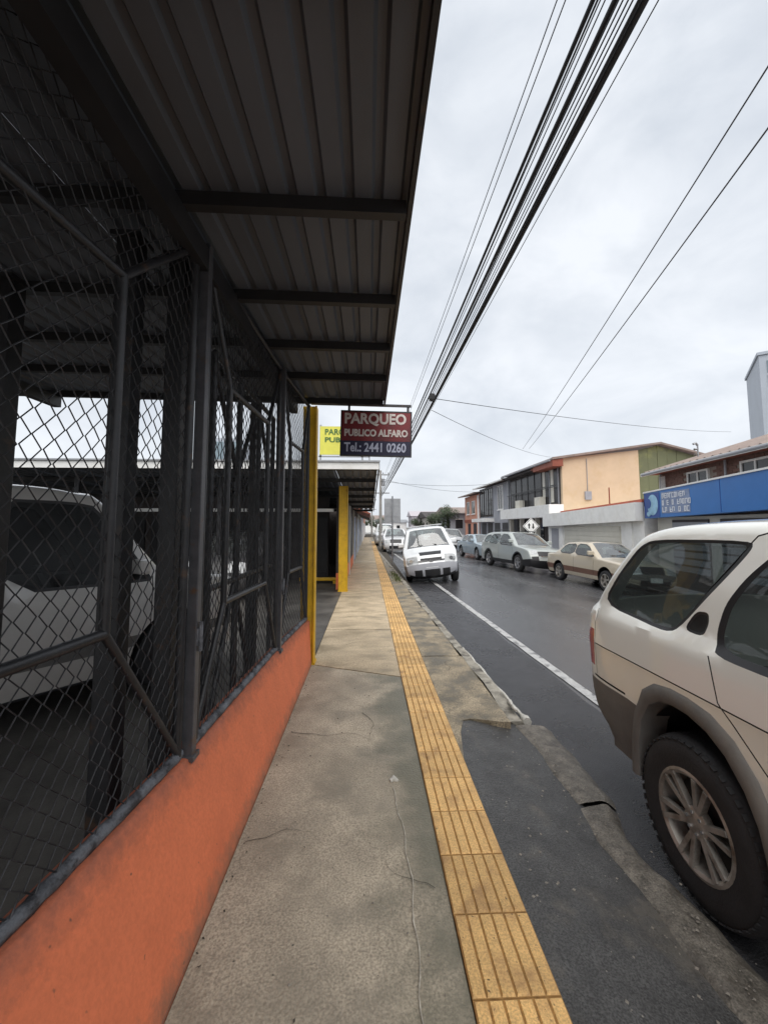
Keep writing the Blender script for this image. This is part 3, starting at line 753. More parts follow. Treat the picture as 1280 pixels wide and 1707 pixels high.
# ---- second shed across the entrance: roof sloping down away, walls
s2 = empty('entrance_canopy', (-.6, 8.4, 0)); tag(s2, 'dark low canopy roof with white front edge across the car park entrance', 'roof')
def s2z(y): return 2.90 - .062 * (y - 8.4)
def s2p(mb, name, m, **k): return addp(mb, name, m, s2, (-.6, 8.4, 0), **k)
XA, XB = -15.0, .21
for i in range(16):
    x1 = XB - i * .95; x0 = x1 - .945
    bb = ribbed(x0, x1, 8.42, 17.4, lambda x: 0, rib=.19, h=.03, dz=.002 * (i % 2)); bb.v = [(x, y, z + s2z(y) + .005) for x, y, z in bb.v]
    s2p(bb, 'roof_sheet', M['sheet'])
for k in range(7):
    y = 8.5 + 1.47 * k; s2p(MB().box(XA, XB - .02, y, y + .05, s2z(y) - .10, s2z(y) - .006), 'purlin', M['purlin'])
s2p(MB().box(XA, XB + .01, 8.37, 8.415, 2.80, 2.95), 'front_fascia', M['white'])
s2p(MB().box(XA, XB + .03, 8.33, 8.40, 2.952, 2.985), 'fascia_capping', M['galv'])
bb = MB(); bb.prism([(XB + .002, 8.42, s2z(8.42) - .10), (XB + .002, 17.4, s2z(17.4) - .10), (XB + .002, 17.4, s2z(17.4) + .05), (XB + .002, 8.42, s2z(8.42) + .05)], (0, 0, 0), (.02, 0, 0)); s2p(bb, 'side_flashing', M['blackm'])
for xx in (-3.4, -6.6, -10, -13): s2p(MB().box(xx - .05, xx + .05, 9.3, 9.4, 0, s2z(9.3) - .1), 'column', M['blackm'])
bw = empty('car_park_office', (-4, 12.6, 0)); tag(bw, 'dark office front under the entrance canopy behind the yellow column', 'building')
box('wall_face', M['darkwall'], bw, -11, 2.78, -.1, .1, 0, 2.5)
box('header_beam', M['white'], bw, -3.2, 3.1, -2.2, -2.1, 1.98, 2.06)
for i in range(6): 
    x = 2.3 - i * 1.1; f = box('shutter', M['black'], bw, x - .45, x + .45, -.16, -.1, .05, 1.9)
    for q in range(5): box('shutter_rib', M['darkwin'], f, x - .44, x + .44, -.175, -.16, .2 + q * .35, .24 + q * .35)
wb = empty('wheel_stop', (-1.35, 11.6, 0)); tag(wb, 'low yellow wheel stop bar on the floor in the entrance', 'wheel stop')
box('bar', M['yellow'], wb, -.6, .55, -.06, .06, .07, .16, .02); box('foot', M['yellow'], wb, -.5, -.4, -.07, .07, -.006, .07); box('foot', M['yellow'], wb, .35, .45, -.07, .07, -.006, .07)
ww = empty('brown_wall', (-.62, 10.4, 0)); tag(ww, 'dark brown street wall with orange painted foot beyond the second yellow column', 'wall')
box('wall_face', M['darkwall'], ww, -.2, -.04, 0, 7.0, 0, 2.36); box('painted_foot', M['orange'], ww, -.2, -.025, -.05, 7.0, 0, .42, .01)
for y in (3.2, 6.9): box('pilaster', M['cream'], ww, -.1, .01, y, y + .18, 0, 2.3)
for y in (1.0, 4.2): 
    f = box('shop_door', M['black'], ww, -.06, -.032, y, y + 1.5, .43, 2.1)
    for q in range(4): box('door_slat', M['blackm'], f, -.04, -.026, y + .03, y + 1.47, .55 + q * .4, .6 + q * .4)

# ---- further shops down the left side
def left_shop(y0, y1, h, wallm, label, awn=None, door=M['black'], xo=-.66):
    o = empty('shop', (xo, y0, 0)); tag(o, label, 'building', 'small shops further down the left side'); L_ = y1 - y0
    box('wall', wallm, o, -6, 0, 0, L_, 0, h)
    box('roof', M['tileroof'], o, -6.2, .45, -.05, L_ + .02, h, h + .12)
    n = max(2, int(L_ / 2.2)); st = L_ / n
    for i in range(n):
        y = i * st + .35; f = box('shop_opening', door if i % 2 else M['blue'], o, -.02, .012, y, y + st - .7, 0.05, 2.05)
        box('door_frame', M['white'], f, .0, .03, y - .06, y, 0.02, 2.1); box('door_frame', M['white'], f, .0, .03, y + st - .7, y + st - .64, 0.02, 2.1)
    if awn: MB().prism([(0, 0.2, 2.5), (.75, .2, 2.2), (.75, .2, 2.12), (0, .2, 2.4)], (0, 0, 0), (0, L_ - .4, 0)).build('awning', awn, o)
left_shop(17.6, 25, 2.95, M['darkwall'], 'low dark shop with brown awning just past the canopy', M['redbrown'])
left_shop(25.1, 36, 3.3, M['cream'], 'cream shop with dark awning further down the left pavement', M['darkwall'])
left_shop(36.1, 52, 2.9, M['greyw'], 'grey shop near the far end of the left pavement', None)
left_shop(52.2, 80, 3.6, M['salmon'], 'salmon shop at the very end of the left pavement', None)
# house glimpsed over the lot
h = empty('back_house', (-19.5, 29, 0)); tag(h, 'white house with orange tiled gable glimpsed behind the car park', 'house')
box('wall', M['white'], h, -4, 4, 0, 6, 0, 5.2)
MB().prism([(-4.3, -.4, 5.2), (4.3, -.4, 5.2), (0, -.4, 6.15)], (0, 0, 0), (0, 6.8, 0)).build('roof', M['redroof'], h)
f = box('window', M['pane'], h, -1, 1, -.05, 0, 3.4, 4.6); box('window_frame', M['white'], f, -.05, .05, -.09, -.05, 3.4, 4.6)
h = empty('glass_block', (-11.3, 30, 0)); tag(h, 'pale teal glazed block glimpsed through the middle wire panel', 'building')
box('wall', M['towerw'], h, -1.7, 1.7, 0, 4, 0, 8.2)
for i in range(3):
    for j in range(3): box('pane', M['teal'], h, -1.6 + i * 1.1, -.6 + i * 1.1, -.06, 0, 1 + j * 2.4, 3.1 + j * 2.4)

# ================================================================== VEHICLES
def catmull(pts, sub):
    """pts: list of (y,z,tag); returns densified list, tag of span starting at point"""
    P = [Vector((p[0], p[1])) for p in pts]; out = []
    for i in range(len(P) - 1):
        a, b_, c, d = P[max(i - 1, 0)], P[i], P[i + 1], P[min(i + 2, len(P) - 1)]
        n = max(2, int((c - b_).length / sub) + 1)
        for k in range(n):
            t = k / n
            h = .5 * ((2 * b_) + (c - a) * t + (2 * a - 5 * b_ + 4 * c - d) * t * t + (3 * b_ - a - 3 * c + d) * t ** 3)
            l = b_.lerp(c, t)
            q = l.lerp(h, .75)
            out.append((q.x, q.y, pts[i][2]))
    out.append((P[-1].x, P[-1].y, pts[-1][2]))
    return out
def inpoly(P, poly):
    x, y = P[:, 0], P[:, 1]; r = np.zeros(len(P), bool); n = len(poly)
    for i in range(n):
        x0, y0 = poly[i]; x1, y1 = poly[(i + 1) % n]
        c = ((y0 > y) != (y1 > y))
        with np.errstate(divide='ignore', invalid='ignore'):
            xi = (x1 - x0) * (y - y0) / ((y1 - y0) if y1 != y0 else 1e-12) + x0
        r ^= c & (x < xi)
    return r
def dens(poly, step, closed=True):
    out = []; n = len(poly)
    for i in range(n if closed else n - 1):
        a = poly[i]; b_ = poly[(i + 1) % n]; k = max(1, int(math.dist(a, b_) / step))
        for j in range(k): out.append((a[0] + (b_[0] - a[0]) * j / k, a[1] + (b_[1] - a[1]) * j / k))
    if not closed: out.append(tuple(poly[-1]))
    return out
def dist_poly(P, line):
    A = np.array(line[:-1]); B = np.array(line[1:]); best = np.full(len(P), 9.)
    for a, b_ in zip(A, B):
        d = b_ - a; L2 = max(d @ d, 1e-12); t = np.clip(((P - a) @ d) / L2, 0, 1)
        best = np.minimum(best, np.linalg.norm(P - a - t[:, None] * d, axis=1))
    return best
def smoothpoly(poly, it=2):
    for _ in range(it):
        out = []
        for i in range(len(poly)):
            a = poly[i]; b_ = poly[(i + 1) % len(poly)]
            out += [(a[0] * .8 + b_[0] * .2, a[1] * .8 + b_[1] * .2), (a[0] * .2 + b_[0] * .8, a[1] * .2 + b_[1] * .8)]
        poly = out
    return poly
def arch_poly(yc, r, ground, k=22, top=None):
    pts = [(yc - r * 1.0, ground)]
    for i in range(k + 1):
        t = math.pi - math.pi * i / k; pts.append((yc + r * math.cos(t), .36 + (top or r) * math.sin(t)))
    pts.append((yc + r, ground)); return pts

def wheel(parent, x, y, r, rim_r, w, side, style, alloy, name='wheel'):
    wo = bpy.data.objects.new(name, None); COL.objects.link(wo); wo.parent = parent; wo.location = (x, y, r)
    s = side
    prof = [(-.5, rim_r), (-.5, rim_r + .02), (-.54, rim_r + (r - rim_r) * .45), (-.5, r - .035), (-.42, r - .010), (-.30, r - .002), (-.15, r), (.15, r), (.30, r - .002), (.42, r - .010), (.5, r - .035), (.54, rim_r + (r - rim_r) * .45), (.5, rim_r + .02), (.5, rim_r), (.3, rim_r - .012), (-.3, rim_r - .012)]
    MB().revolve([(a * w, q) for a, q in prof], 40).build('tyre', M['rubber'], wo, smooth=38)
    if style == 'six':
        tl = MB()
        for k in range(48):
            t = 2 * math.pi * k / 48; ct, st_ = math.cos(t), math.sin(t)
            for sd_, ph in ((1, 0), (-1, .5)):
                t2 = t + ph * .13; rad = Vector((0, math.cos(t2), math.sin(t2))); 
                tl.bar(Vector((sd_ * w * .18, 0, 0)) + rad * (r - .001), Vector((sd_ * w * .515, 0, 0)) + rad * (r - .026), .026, .007, up=tuple(rad))
        tb2 = tl.build('tread_blocks', M['rubber'], wo); tb2['kind'] = 'stuff'
    b = MB(); f = s * w * .5
    b.revolve([(f * 1.0, rim_r + .004), (f * 1.03, rim_r - .008), (f * .96, rim_r - .022), (f * .2, rim_r - .04), (f * .2, rim_r - .02), (f * .9, rim_r)], 40)
    if style == 'six':
        for k in range(6):
            t0 = 2 * math.pi * k / 6 + .25
            for dt in (-.17, .17):
                a = Vector((f * .80, .055 * math.cos(t0 + dt * .6), .055 * math.sin(t0 + dt * .6))); e = Vector((f * .93, (rim_r - .014) * math.cos(t0 + dt), (rim_r - .014) * math.sin(t0 + dt)))
                b.bar(a, e, .022, .03, up=(1, 0, 0))
        b.revolve([(f * .60, .001), (f * .93, .001), (f * .93, .052), (f * .88, .066), (f * .60, .070)], 24)
    elif style == 'five':
        for k in range(5):
            t0 = 2 * math.pi * k / 5 + .3
            a = Vector((f * .8, .03 * math.cos(t0), .03 * math.sin(t0))); e = Vector((f * .92, (rim_r - .012) * math.cos(t0), (rim_r - .012) * math.sin(t0)))
            b.bar(a, e, .055, .03, up=(1, 0, 0))
        b.revolve([(f * .60, .001), (f * .92, .001), (f * .92, .045), (f * .60, .06)], 18)
    else:
        b.revolve([(f * .70, .001), (f * .92, .001), (f * .90, .07), (f * .78, rim_r * .75), (f * .86, rim_r - .01), (f * .6, rim_r - .01)], 30)
    b.build('rim', alloy, wo, smooth=35)
    MB().revolve([(f * .25, .001), (f * .42, .001), (f * .42, rim_r * .78), (f * .25, rim_r * .78)], 24).build('brake_disc', M['black'], wo)
    if style == 'six':
        for k in range(6):
            t = 2 * math.pi * k / 6 + .25 + .52
            MB().tube([(f * .84, .043 * math.cos(t), .043 * math.sin(t)), (f * .97, .043 * math.cos(t), .043 * math.sin(t))], .008, 6).build('wheel_nut', M['chrome'], wo)
    return wo

def make_car(sp):
    root = empty(sp['name'], sp['loc'], sp['rz']); tag(root, sp['label'], sp['cat'], sp.get('group'))
    root['kind'] = 'thing'
    if sp.get('tilt'): root.rotation_euler = (0, sp['tilt'], sp['rz'])
    gs = sp.get('grid', .12); hw = sp['hw']; fr = sp.get('fillet', .06)
    ol = catmull(sp['outline'], sp.get('sub', .09))
    OL = [(p[0], p[1]) for p in ol]; ymin = min(p[0] for p in OL); ymax = max(p[0] for p in OL)
    prof = sp['prof']                       # list of (z, inset)
    zs_, ins_ = [p[0] for p in prof], [p[1] for p in prof]
    tf, tr = sp.get('taper_f', (.75, .35)), sp.get('taper_r', (.45, .45))
    def Wb(P):
        w = hw - np.interp(P[:, 1], zs_, ins_)
        a = np.maximum(0, (P[:, 0] - (ymax - tf[0])) / tf[0]); w -= tf[1] * tf[0] * .5 * a ** 2.2
        a = np.maximum(0, ((ymin + tr[0]) - P[:, 0]) / tr[0]); w -= tr[1] * tr[0] * .5 * a ** 2.2
        return w
    def W(P, off=None):
        d = np.minimum(dist_poly(P, OL), fr)
        w = Wb(P) - fr * (1 - np.sqrt(np.maximum(0, 1 - (1 - d / fr) ** 2)))
        return w if off is None else w + off
    zb = sp['zbot']
    bottom = [(ol[-1][0], ol[-1][1])] + [(ymax - .15 - i * .12, zb) for i in range(int((ymax - ymin - .3) / .12) + 1)] + [OL[0]]
    outline_poly = OL + bottom[1:-1]
    verts = []; edges = []
    def addloop(pts, closed=True):
        o = len(verts); verts.extend(pts); n = len(pts)
        edges.extend([(o + i, o + (i + 1) % n) for i in range(n if closed else n - 1)])
    addloop(outline_poly)
    holes = sp.get('holes') or [arch_poly(w_[0], w_[1], zb - .2, top=w_[2] if len(w_) > 2 else None) for w_ in sp['arches']]
    for h_ in holes: addloop(h_)
    regs = []
    for rname, poly, m_, off in sp['regions']:
        pl = dens(poly, .06); regs.append((rname, poly, m_, off)); addloop(pl)
    inset_polys = [poly for rname, poly, m_, off in sp['regions'] if off]
    gaps = []
    for line, wd in sp.get('gaps', []):
        dl = dens(line, .08, False); nrm = []
        for i in range(len(dl)):
            a = Vector(dl[max(i - 1, 0)]); c = Vector(dl[min(i + 1, len(dl) - 1)]); t = (c - a).normalized(); nrm.append(Vector((-t.y, t.x)))
        lft = [(p[0] + n.x * wd, p[1] + n.y * wd) for p, n in zip(dl, nrm)]; rgt = [(p[0] - n.x * wd, p[1] - n.y * wd) for p, n in zip(dl, nrm)]
        gp = lft + rgt[::-1]; addloop(gp); addloop(dl[1:-1], False); gaps.append((gp, np.array(dl[1:-1])))
    # fillet rings
    c = np.array(OL); tn = np.gradient(c, axis=0); tn /= np.linalg.norm(tn, axis=1)[:, None] + 1e-9
    nr = np.stack([tn[:, 1], -tn[:, 0]], 1)
    if sp.get('flipn'): nr = -nr
    for q in (.12, .35, .65, 1.0):
        pr = c + nr * fr * q
        pr = pr[inpoly(pr, outline_poly)]
        pr = pr[dist_poly(pr, OL) > fr * q * .8]
        verts.extend([tuple(p) for p in pr])
    gy = np.arange(ymin, ymax, gs); gz = np.arange(zb, max(p[1] for p in OL), gs)
    G_ = np.array([(y + (gs / 2 if j % 2 else 0), z) for j, z in enumerate(gz) for y in gy])
    G_ = G_[inpoly(G_, outline_poly)]; G_ = G_[dist_poly(G_, OL) > fr * 1.15]
    verts.extend([tuple(p) for p in G_])
    vo, eo, fo, *_ = delaunay_2d_cdt([Vector(v) for v in verts], edges, [], 0, 1e-4)
    V = np.array([(v.x, v.y) for v in vo]); F = [tuple(f) for f in fo]
    cen = np.array([V[list(f)].mean(axis=0) for f in F])
    keep = inpoly(cen, outline_poly)
    for h_ in holes: keep &= ~inpoly(cen, h_)
    off = np.zeros(len(V))
    for rname, poly, m_, o_ in regs:
        if o_:
            pin = inpoly(V, poly)
            pb = dist_poly(V, list(poly) + [poly[0]]) < 1e-3
            sel = pin & ~pb
            off[sel] = o_
    for gp, cl in gaps:
        for p in cl:
            k = np.where(np.abs(V - p).sum(axis=1) < 2e-3)[0]; off[k] -= .008
    wv = W(V, off)
    region = np.array(['body'] * len(F), dtype=object)
    for rname, poly, m_, o_ in regs:
        region[inpoly(cen, poly)] = rname
    for gp, cl in gaps: region[inpoly(cen, gp)] = 'panel_gap'
    matmap = {r_[0]: r_[2] for r_ in regs}; matmap['body'] = sp['paint']; matmap['panel_gap'] = M['gap']
    parts = {}
    def put(pname, vs, fs):
        p = parts.setdefault(pname, MB()); p.add(vs, fs)
    for s in (1, -1):
        for rn in set(region[keep]):
            idx = [i for i in range(len(F)) if keep[i] and region[i] == rn]
            used = sorted({v for i in idx for v in F[i]}); mp_ = {v: k for k, v in enumerate(used)}
            vs = [(s * wv[v], V[v][0], V[v][1]) for v in used]
            fs = [tuple(mp_[v] for v in F[i]) for i in idx]
            key = rn if rn in ('body', 'panel_gap') or rn in sp.get('merge', ()) else (rn, s)
            put(key, vs, fs)
    # wrap over the outline
    we = W(c); nc = sp.get('cols', 16)
    crown = np.array([sp['crown'].get(p[2], .03) for p in ol])
    for _ in range(5): crown = np.convolve(np.pad(crown, 1, 'edge'), [.25, .5, .25], 'valid')
    ts = np.linspace(-1, 1, nc + 1)
    wrapv = []
    for i in range(len(ol)):
        for t in ts:
            e = crown[i] * (1 - abs(t) ** sp.get('cpow', 2.5))
            wrapv.append((t * we[i], c[i][0] - nr[i][0] * e, c[i][1] - nr[i][1] * e))
    fsets = {}
    for i in range(len(ol) - 1):
        for k in range(nc):
            tm_ = (ts[k] + ts[k + 1]) / 2; tg = ol[i][2]
            key = sp['wrap'](tg, tm_, c[i][1]) or 'body'
            if isinstance(key, tuple) : kn, m_ = key; matmap[kn] = m_; key = kn
            a = i * (nc + 1) + k; fsets.setdefault(key, []).append((a, a + 1, a + nc + 2, a + nc + 1))
    for key, fs in fsets.items():
        used = sorted({v for f in fs for v in f}); mp_ = {v: k for k, v in enumerate(used)}
        put(key, [wrapv[v] for v in used], [tuple(mp_[v] for v in f) for f in fs])
    br = root
    for key, mb in parts.items():
        nm = key[0] if isinstance(key, tuple) else key
        me = bpy.data.meshes.new(nm); me.from_pydata(mb.v, [], mb.f)
        bm = bmesh.new(); bm.from_mesh(me); bmesh.ops.remove_doubles(bm, verts=bm.verts[:], dist=6e-4)
        bmesh.ops.recalc_face_normals(bm, faces=bm.faces[:]); bm.verts.index_update()
        comps = []
        if nm == 'body': comps = [list(bm.faces)]
        else:
            left = set(bm.faces)
            while left:
                st = [left.pop()]; cc = []
                while st:
                    f = st.pop(); cc.append(f)
                    for e in f.edges:
                        for g2 in e.link_faces:
                            if g2 in left: left.discard(g2); st.append(g2)
                comps.append(cc)
        for cc in comps:
            if nm != 'body' and sum(f.calc_area() for f in cc) < (.0002 if nm == 'panel_gap' else .0015) and len(comps) > 2: continue
            ids = {}; vs = []; fs = []
            for f in cc:
                q = []
                for v in f.verts:
                    if v.index not in ids: ids[v.index] = len(vs); vs.append(v.co[:])
                    q.append(ids[v.index])
                fs.append(q)
            m2 = bpy.data.meshes.new(nm); m2.from_pydata(vs, [], fs)
            o = link(nm, m2, matmap[nm], br, smooth=sp.get('sharp', 40))
            if nm == 'body':
                md = o.modifiers.new('sol', 'SOLIDIFY'); md.thickness = .012; md.offset = -1; md.use_rim = False
        bm.free()
    # underbody, wheel wells, interior
    y0, y1 = ymin + .12, ymax - .15
    box('underbody', M['black'], root, -hw + .12, hw - .12, y0 + .1, y1 - .1, zb - .02, zb + .12)
    for w_ in sp['arches']:
        for s in (1, -1):
            b = MB(); k = 18; xo = s * (hw - .06); xi = s * (hw - .36); r_ = w_[1] + .03; tp = (w_[2] if len(w_) > 2 else w_[1]) + .03
            for q in range(k + 1):
                t = math.pi * q / k; yv = w_[0] + r_ * math.cos(t); zv = .34 + tp * math.sin(t)
                b.v += [(xo, yv, zv), (xi, yv, zv)]
            for q in range(k): b.f.append((2 * q, 2 * q + 1, 2 * q + 3, 2 * q + 2))
            b.f.append(tuple(2 * q + 1 for q in range(k + 1)))
            b.build('wheel_well', M['black'], root, smooth=60)
    zf = sp.get('floor', zb + .2); yb0, yb1 = sp['cabin']
    box('cabin_floor', M['inter'], root, -hw + .1, hw - .1, yb0, yb1, zf, zf + .04)
    for (ys_0, wdt, ht) in sp['seats']:
        for s in ((-1, 1) if wdt < .7 else (0,)):
            xc = s * hw * .45; b = MB(); b.box(xc - wdt / 2, xc + wdt / 2, ys_0, ys_0 + .5, zf + .04, zf + .36)
            o = b.build('seat', M['seatm'], root, bevel=.05)
            bb = MB(); bb.prism([(xc - wdt / 2, ys_0, zf + .3), (xc + wdt / 2, ys_0, zf + .3), (xc + wdt / 2, ys_0 + .12, zf + .3), (xc - wdt / 2, ys_0 + .12, zf + .3)], (0, 0, 0), (0, -.14, ht)).build('backrest', M['seatm'], o, bevel=.04)
            for hx in ((xc,) if wdt < .7 else (-hw * .45, hw * .45)):
                MB().box(hx - .12, hx + .12, ys_0 - .16, ys_0 - .06, zf + .33 + ht, zf + .50 + ht).build('headrest', M['seatm'], o, bevel=.035)
    dz = sp['dash']
    MB().box(-hw + .15, hw - .15, dz[0] - .35, dz[0], zf + .25, dz[1]).build('dashboard', M['inter'], root, bevel=.05)
    MB().revolve([(-.012, .165), (.012, .165), (.012, .19), (-.012, .19)], 20).build('steering_wheel', M['black'], root, loc=(-hw * .45, dz[0] - .48, dz[1] - .02)).rotation_euler = (0, R(-25), R(90))
    for wy in sp['wheels']:
        for s in (1, -1): wheel(root, s * (hw - sp['tw'] * .5 - sp.get('wheel_in', .02)), wy, sp['wr'], sp['rimr'], sp['tw'], s, sp.get('rim', 'five'), sp.get('alloy', M['alloy2']))
    return root

def mirrors(root, hw, y, z, m, s=1.0):
    for k in (1, -1):
        b = MB().box(k * (hw - .06), k * (hw + .14), y - .05, y + .06, z, z + .14) if k > 0 else MB().box(-(hw + .14), -(hw - .06), y - .05, y + .06, z, z + .14)
        b.build('door_mirror', m, root, bevel=.03)

def lean(root, a, dz=0.0):
    """lean the sprung body on its wheels"""
    for o in root.children:
        if o.type == 'MESH' and not o.name.startswith('wheel'): o.rotation_euler = (0, a, 0); o.location.z += dz

# ---- beige off-road wagon parked beside the apron (faces the camera side of the street)
P_BEIGE = paint('paint_beige_white', (0.79, 0.795, 0.745), dirt=(0.43, 0.395, 0.31), z0=.2, z1=.95, amount=.42)
def wrap_suv(tg, t, z):
    if tg == 'rwin' and abs(t) < .84: return ('rear_window', G_DARK)
    if tg == 'wind' and abs(t) < .88: return ('windscreen', G_WIND)
    if tg == 'rbump': return ('rear_bumper', M['plast'])
    if tg == 'fbump': return ('front_bumper', M['plast'])
    if tg == 'tail' and abs(t) > .86: return ('tail_light', M['lampr'])
    if tg == 'nose': return ('headlight', M['lampw']) if .58 < abs(t) < .95 else (('grille', M['black']) if abs(t) < .5 else None)
QW = smoothpoly([(-2.075, 1.225), (-1.93, 1.43), (-1.80, 1.585), (-1.70, 1.632), (-1.14, 1.645), (-1.13, 1.62), (-1.255, 1.46), (-1.46, 1.215), (-1.53, 1.195)], 2)
QWs = smoothpoly([(-2.10, 1.215), (-1.945, 1.44), (-1.81, 1.60), (-1.70, 1.648), (-1.11, 1.661), (-1.105, 1.62), (-1.24, 1.45), (-1.45, 1.20), (-1.53, 1.178)], 2)
DW = smoothpoly([(-.955, 1.645), (-1.085, 1.50), (-1.165, 1.37), (-1.192, 1.25), (-1.185, 1.195), (-1.10, 1.178), (-.33, 1.178), (-.33, 1.652)], 2)
DWs = smoothpoly([(-.945, 1.672), (-1.11, 1.51), (-1.195, 1.375), (-1.225, 1.25), (-1.212, 1.172), (-1.11, 1.152), (-.305, 1.152), (-.305, 1.672)], 2)
FW = smoothpoly([(-.20, 1.652), (-.20, 1.178), (.86, 1.178), (.90, 1.215), (.52, 1.56), (.36, 1.64)], 2)
FWs = smoothpoly([(-.225, 1.672), (-.225, 1.152), (.90, 1.152), (.95, 1.215), (.54, 1.58), (.37, 1.662)], 2)
HN = smoothpoly([(-1.345, 1.318), (-1.275, 1.325), (-1.268, 1.276), (-1.295, 1.210), (-1.41, 1.216)], 2)
HNi = smoothpoly([(-1.335, 1.306), (-1.286, 1.312), (-1.280, 1.276), (-1.302, 1.222), (-1.394, 1.226)], 2)
suv = make_car(dict(
    name='offroad_wagon', label='dusty beige four-wheel-drive wagon with grey cladding parked closest on the right', cat='car', loc=(2.395, .55, ROADZ), rz=math.pi,
    hw=.905, fillet=.055, grid=.05, sub=.05, cols=24, zbot=.36, paint=P_BEIGE, sharp=35, flipn=False, cpow=3.0,
    outline=[(-2.06, .44, 'rbump'), (-2.20, .52, 'rbump'), (-2.26, .62, 'rbump'), (-2.27, .715, 'gate'), (-2.275, .79, 'tail'), (-2.265, 1.045, 'gate'), (-2.235, 1.19, 'rwin'),
             (-2.06, 1.41, 'rwin'), (-1.90, 1.60, 'roof'), (-1.80, 1.675, 'roof'), (-1.62, 1.718, 'roof'), (-1.3, 1.733, 'roof'), (-.5, 1.742, 'roof'), (.1, 1.735, 'roof'), (.36, 1.705, 'roof'), (.46, 1.67, 'wind'), (1.03, 1.235, 'wind'), (1.12, 1.185, 'hood'), (1.35, 1.15, 'hood'), (1.95, 1.07, 'hood'), (2.12, .99, 'nose'), (2.17, .76, 'nose'), (2.2, .70, 'fbump'), (2.21, .55, 'fbump'), (2.1, .42, 'fbump')],
    prof=[(.3, .06), (.5, .02), (.70, .008), (.93, .0), (.955, -.004), (1.05, .002), (1.15, .010), (1.172, .022), (1.19, .048), (1.215, .056), (1.4, .085), (1.6, .13), (1.75, .17)],
    taper_r=(.32, .28), taper_f=(.8, .35), arches=[(-1.35, .40, .47), (1.35, .40, .47)], holes=[[(-1.73, .1), (-1.72, .55), (-1.695, .68), (-1.63, .80), (-1.54, .865), (-1.44, .885), (-1.34, .885), (-1.22, .86), (-1.12, .80), (-1.04, .70), (-.985, .59), (-.955, .48), (-.94, .1)], [(1.73, .1), (1.72, .55), (1.695, .68), (1.63, .80), (1.54, .865), (1.44, .885), (1.34, .885), (1.22, .86), (1.12, .80), (1.04, .70), (.985, .59), (.955, .48), (.94, .1)]],
    crown=dict(roof=.035, rwin=.09, wind=.10, gate=.10, tail=.10, rbump=.12, fbump=.16, nose=.14, hood=.05),
    regions=[('side_bumper', [(-2.4, .3), (-2.4, .712), (-1.80, .728), (-1.70, .722), (-1.70, .3)], M['plast'], 0), ('side_bumper', [(2.4, .3), (2.4, .70), (1.75, .70), (1.7, .3)], M['plast'], 0),
             ('sill_cladding', [(-1.02, .3), (-.98, .56), (.98, .56), (1.02, .3)], M['plast'], 0),
             ('window_seal', QWs, M['black'], -.004), ('window_seal', DWs, M['black'], -.004), ('window_seal', FWs, M['black'], -.004),
             ('quarter_window', QW, G_DARK, -.007), ('rear_door_window', DW, G_DARK, -.007), ('front_door_window', FW, G_MID, -.007),
             ('door_handle', HN, M['black'], -.003), ('handle_recess', HNi, M['gap'], -.016),
             ('tail_light', [(-2.4, .80), (-2.4, 1.04), (-2.13, 1.04), (-2.15, .80)], M['lampr'], 0)],
    gaps=[([(-2.12, .955), (-1.9, .957), (-1.0, .953), (0, .95), (1.0, .945), (1.9, .93)], .0035), ([(-2.16, .742), (-1.82, .746)], .006),
          ([(-1.36, 1.335), (-1.24, 1.49), (-1.09, 1.68), (-1.0, 1.71)], .0035), ([(-1.22, 1.15), (-1.17, .97), (-.97, .78), (-.93, .58)], .0035), ([(-.265, 1.69), (-.262, 1.1), (-.26, .57)], .004), ([(.98, 1.15), (.96, .57)], .004),
          ([(-2.125, .755), (-2.12, 1.0), (-2.115, 1.18)], .003)],
    wrap=wrap_suv, cabin=(-2.0, 1.0), floor=.55, seats=[(-1.05, 1.3, .62), (-.05, .5, .62)], dash=(1.0, 1.15), wheels=(-1.35, 1.35), wr=.362, rimr=.215, tw=.235, rim='six', alloy=M['alloy'], wheel_in=.0))
mirrors(suv, .86, .82, 1.15, M['black'])
def sweep_flare(root, yc, sgn):
    """swept grey wheel arch flare"""
    out = [(-1.775, .36), (-1.765, .55), (-1.735, .70), (-1.67, .84), (-1.57, .912), (-1.45, .935), (-1.34, .935), (-1.21, .915), (-1.10, .855), (-1.01, .75), (-.95, .62), (-.92, .50), (-.905, .37)]
    inn = [(-1.70, .36), (-1.69, .55), (-1.665, .67), (-1.60, .775), (-1.52, .825), (-1.43, .842), (-1.34, .84), (-1.24, .815), (-1.15, .76), (-1.07, .67), (-1.02, .57), (-.995, .47), (-.985, .37)]
    b = MB(); n = len(out)
    for (yo, zo), (yi, zi) in zip(out, inn):
        for u, e in ((0, -.012), (.10, .018), (.3, .034), (.75, .036), (.95, .026), (1.0, -.01), (1.0, -.12)):
            y = yo + (yi - yo) * u + 1.35; z = zo + (zi - zo) * u
            b.v.append((sgn * (.885 + e), yc + (y if yc < 0 else -y), z))
    k = 7
    for i in range(n - 1):
        for q in range(k - 1): b.f.append((i * k + q, i * k + q + 1, (i + 1) * k + q + 1, (i + 1) * k + q))
    b.build('arch_flare', M['plast'], root, smooth=50)
for s in (1, -1): sweep_flare(suv, -1.35, s); sweep_flare(suv, 1.35, s)
for s in (1, -1):
    MB().tube([(s * .66, -1.0, 1.765), (s * .66, -.9, 1.80), (s * .665, -.4, 1.812), (s * .665, .2, 1.80), (s * .66, .3, 1.755)], [.016] * 5, 8).build('roof_rail', M['plast'], suv, smooth=50)
for yy_ in (-.75, .05): MB().tube([(-.66, yy_, 1.815), (.66, yy_, 1.815)], .014, 8).build('roof_rack_bar', M['plast'], suv, smooth=50)
MB().box(-.22, .22, -2.36, -2.345, .80, .92).build('number_plate', M['plate'], suv)
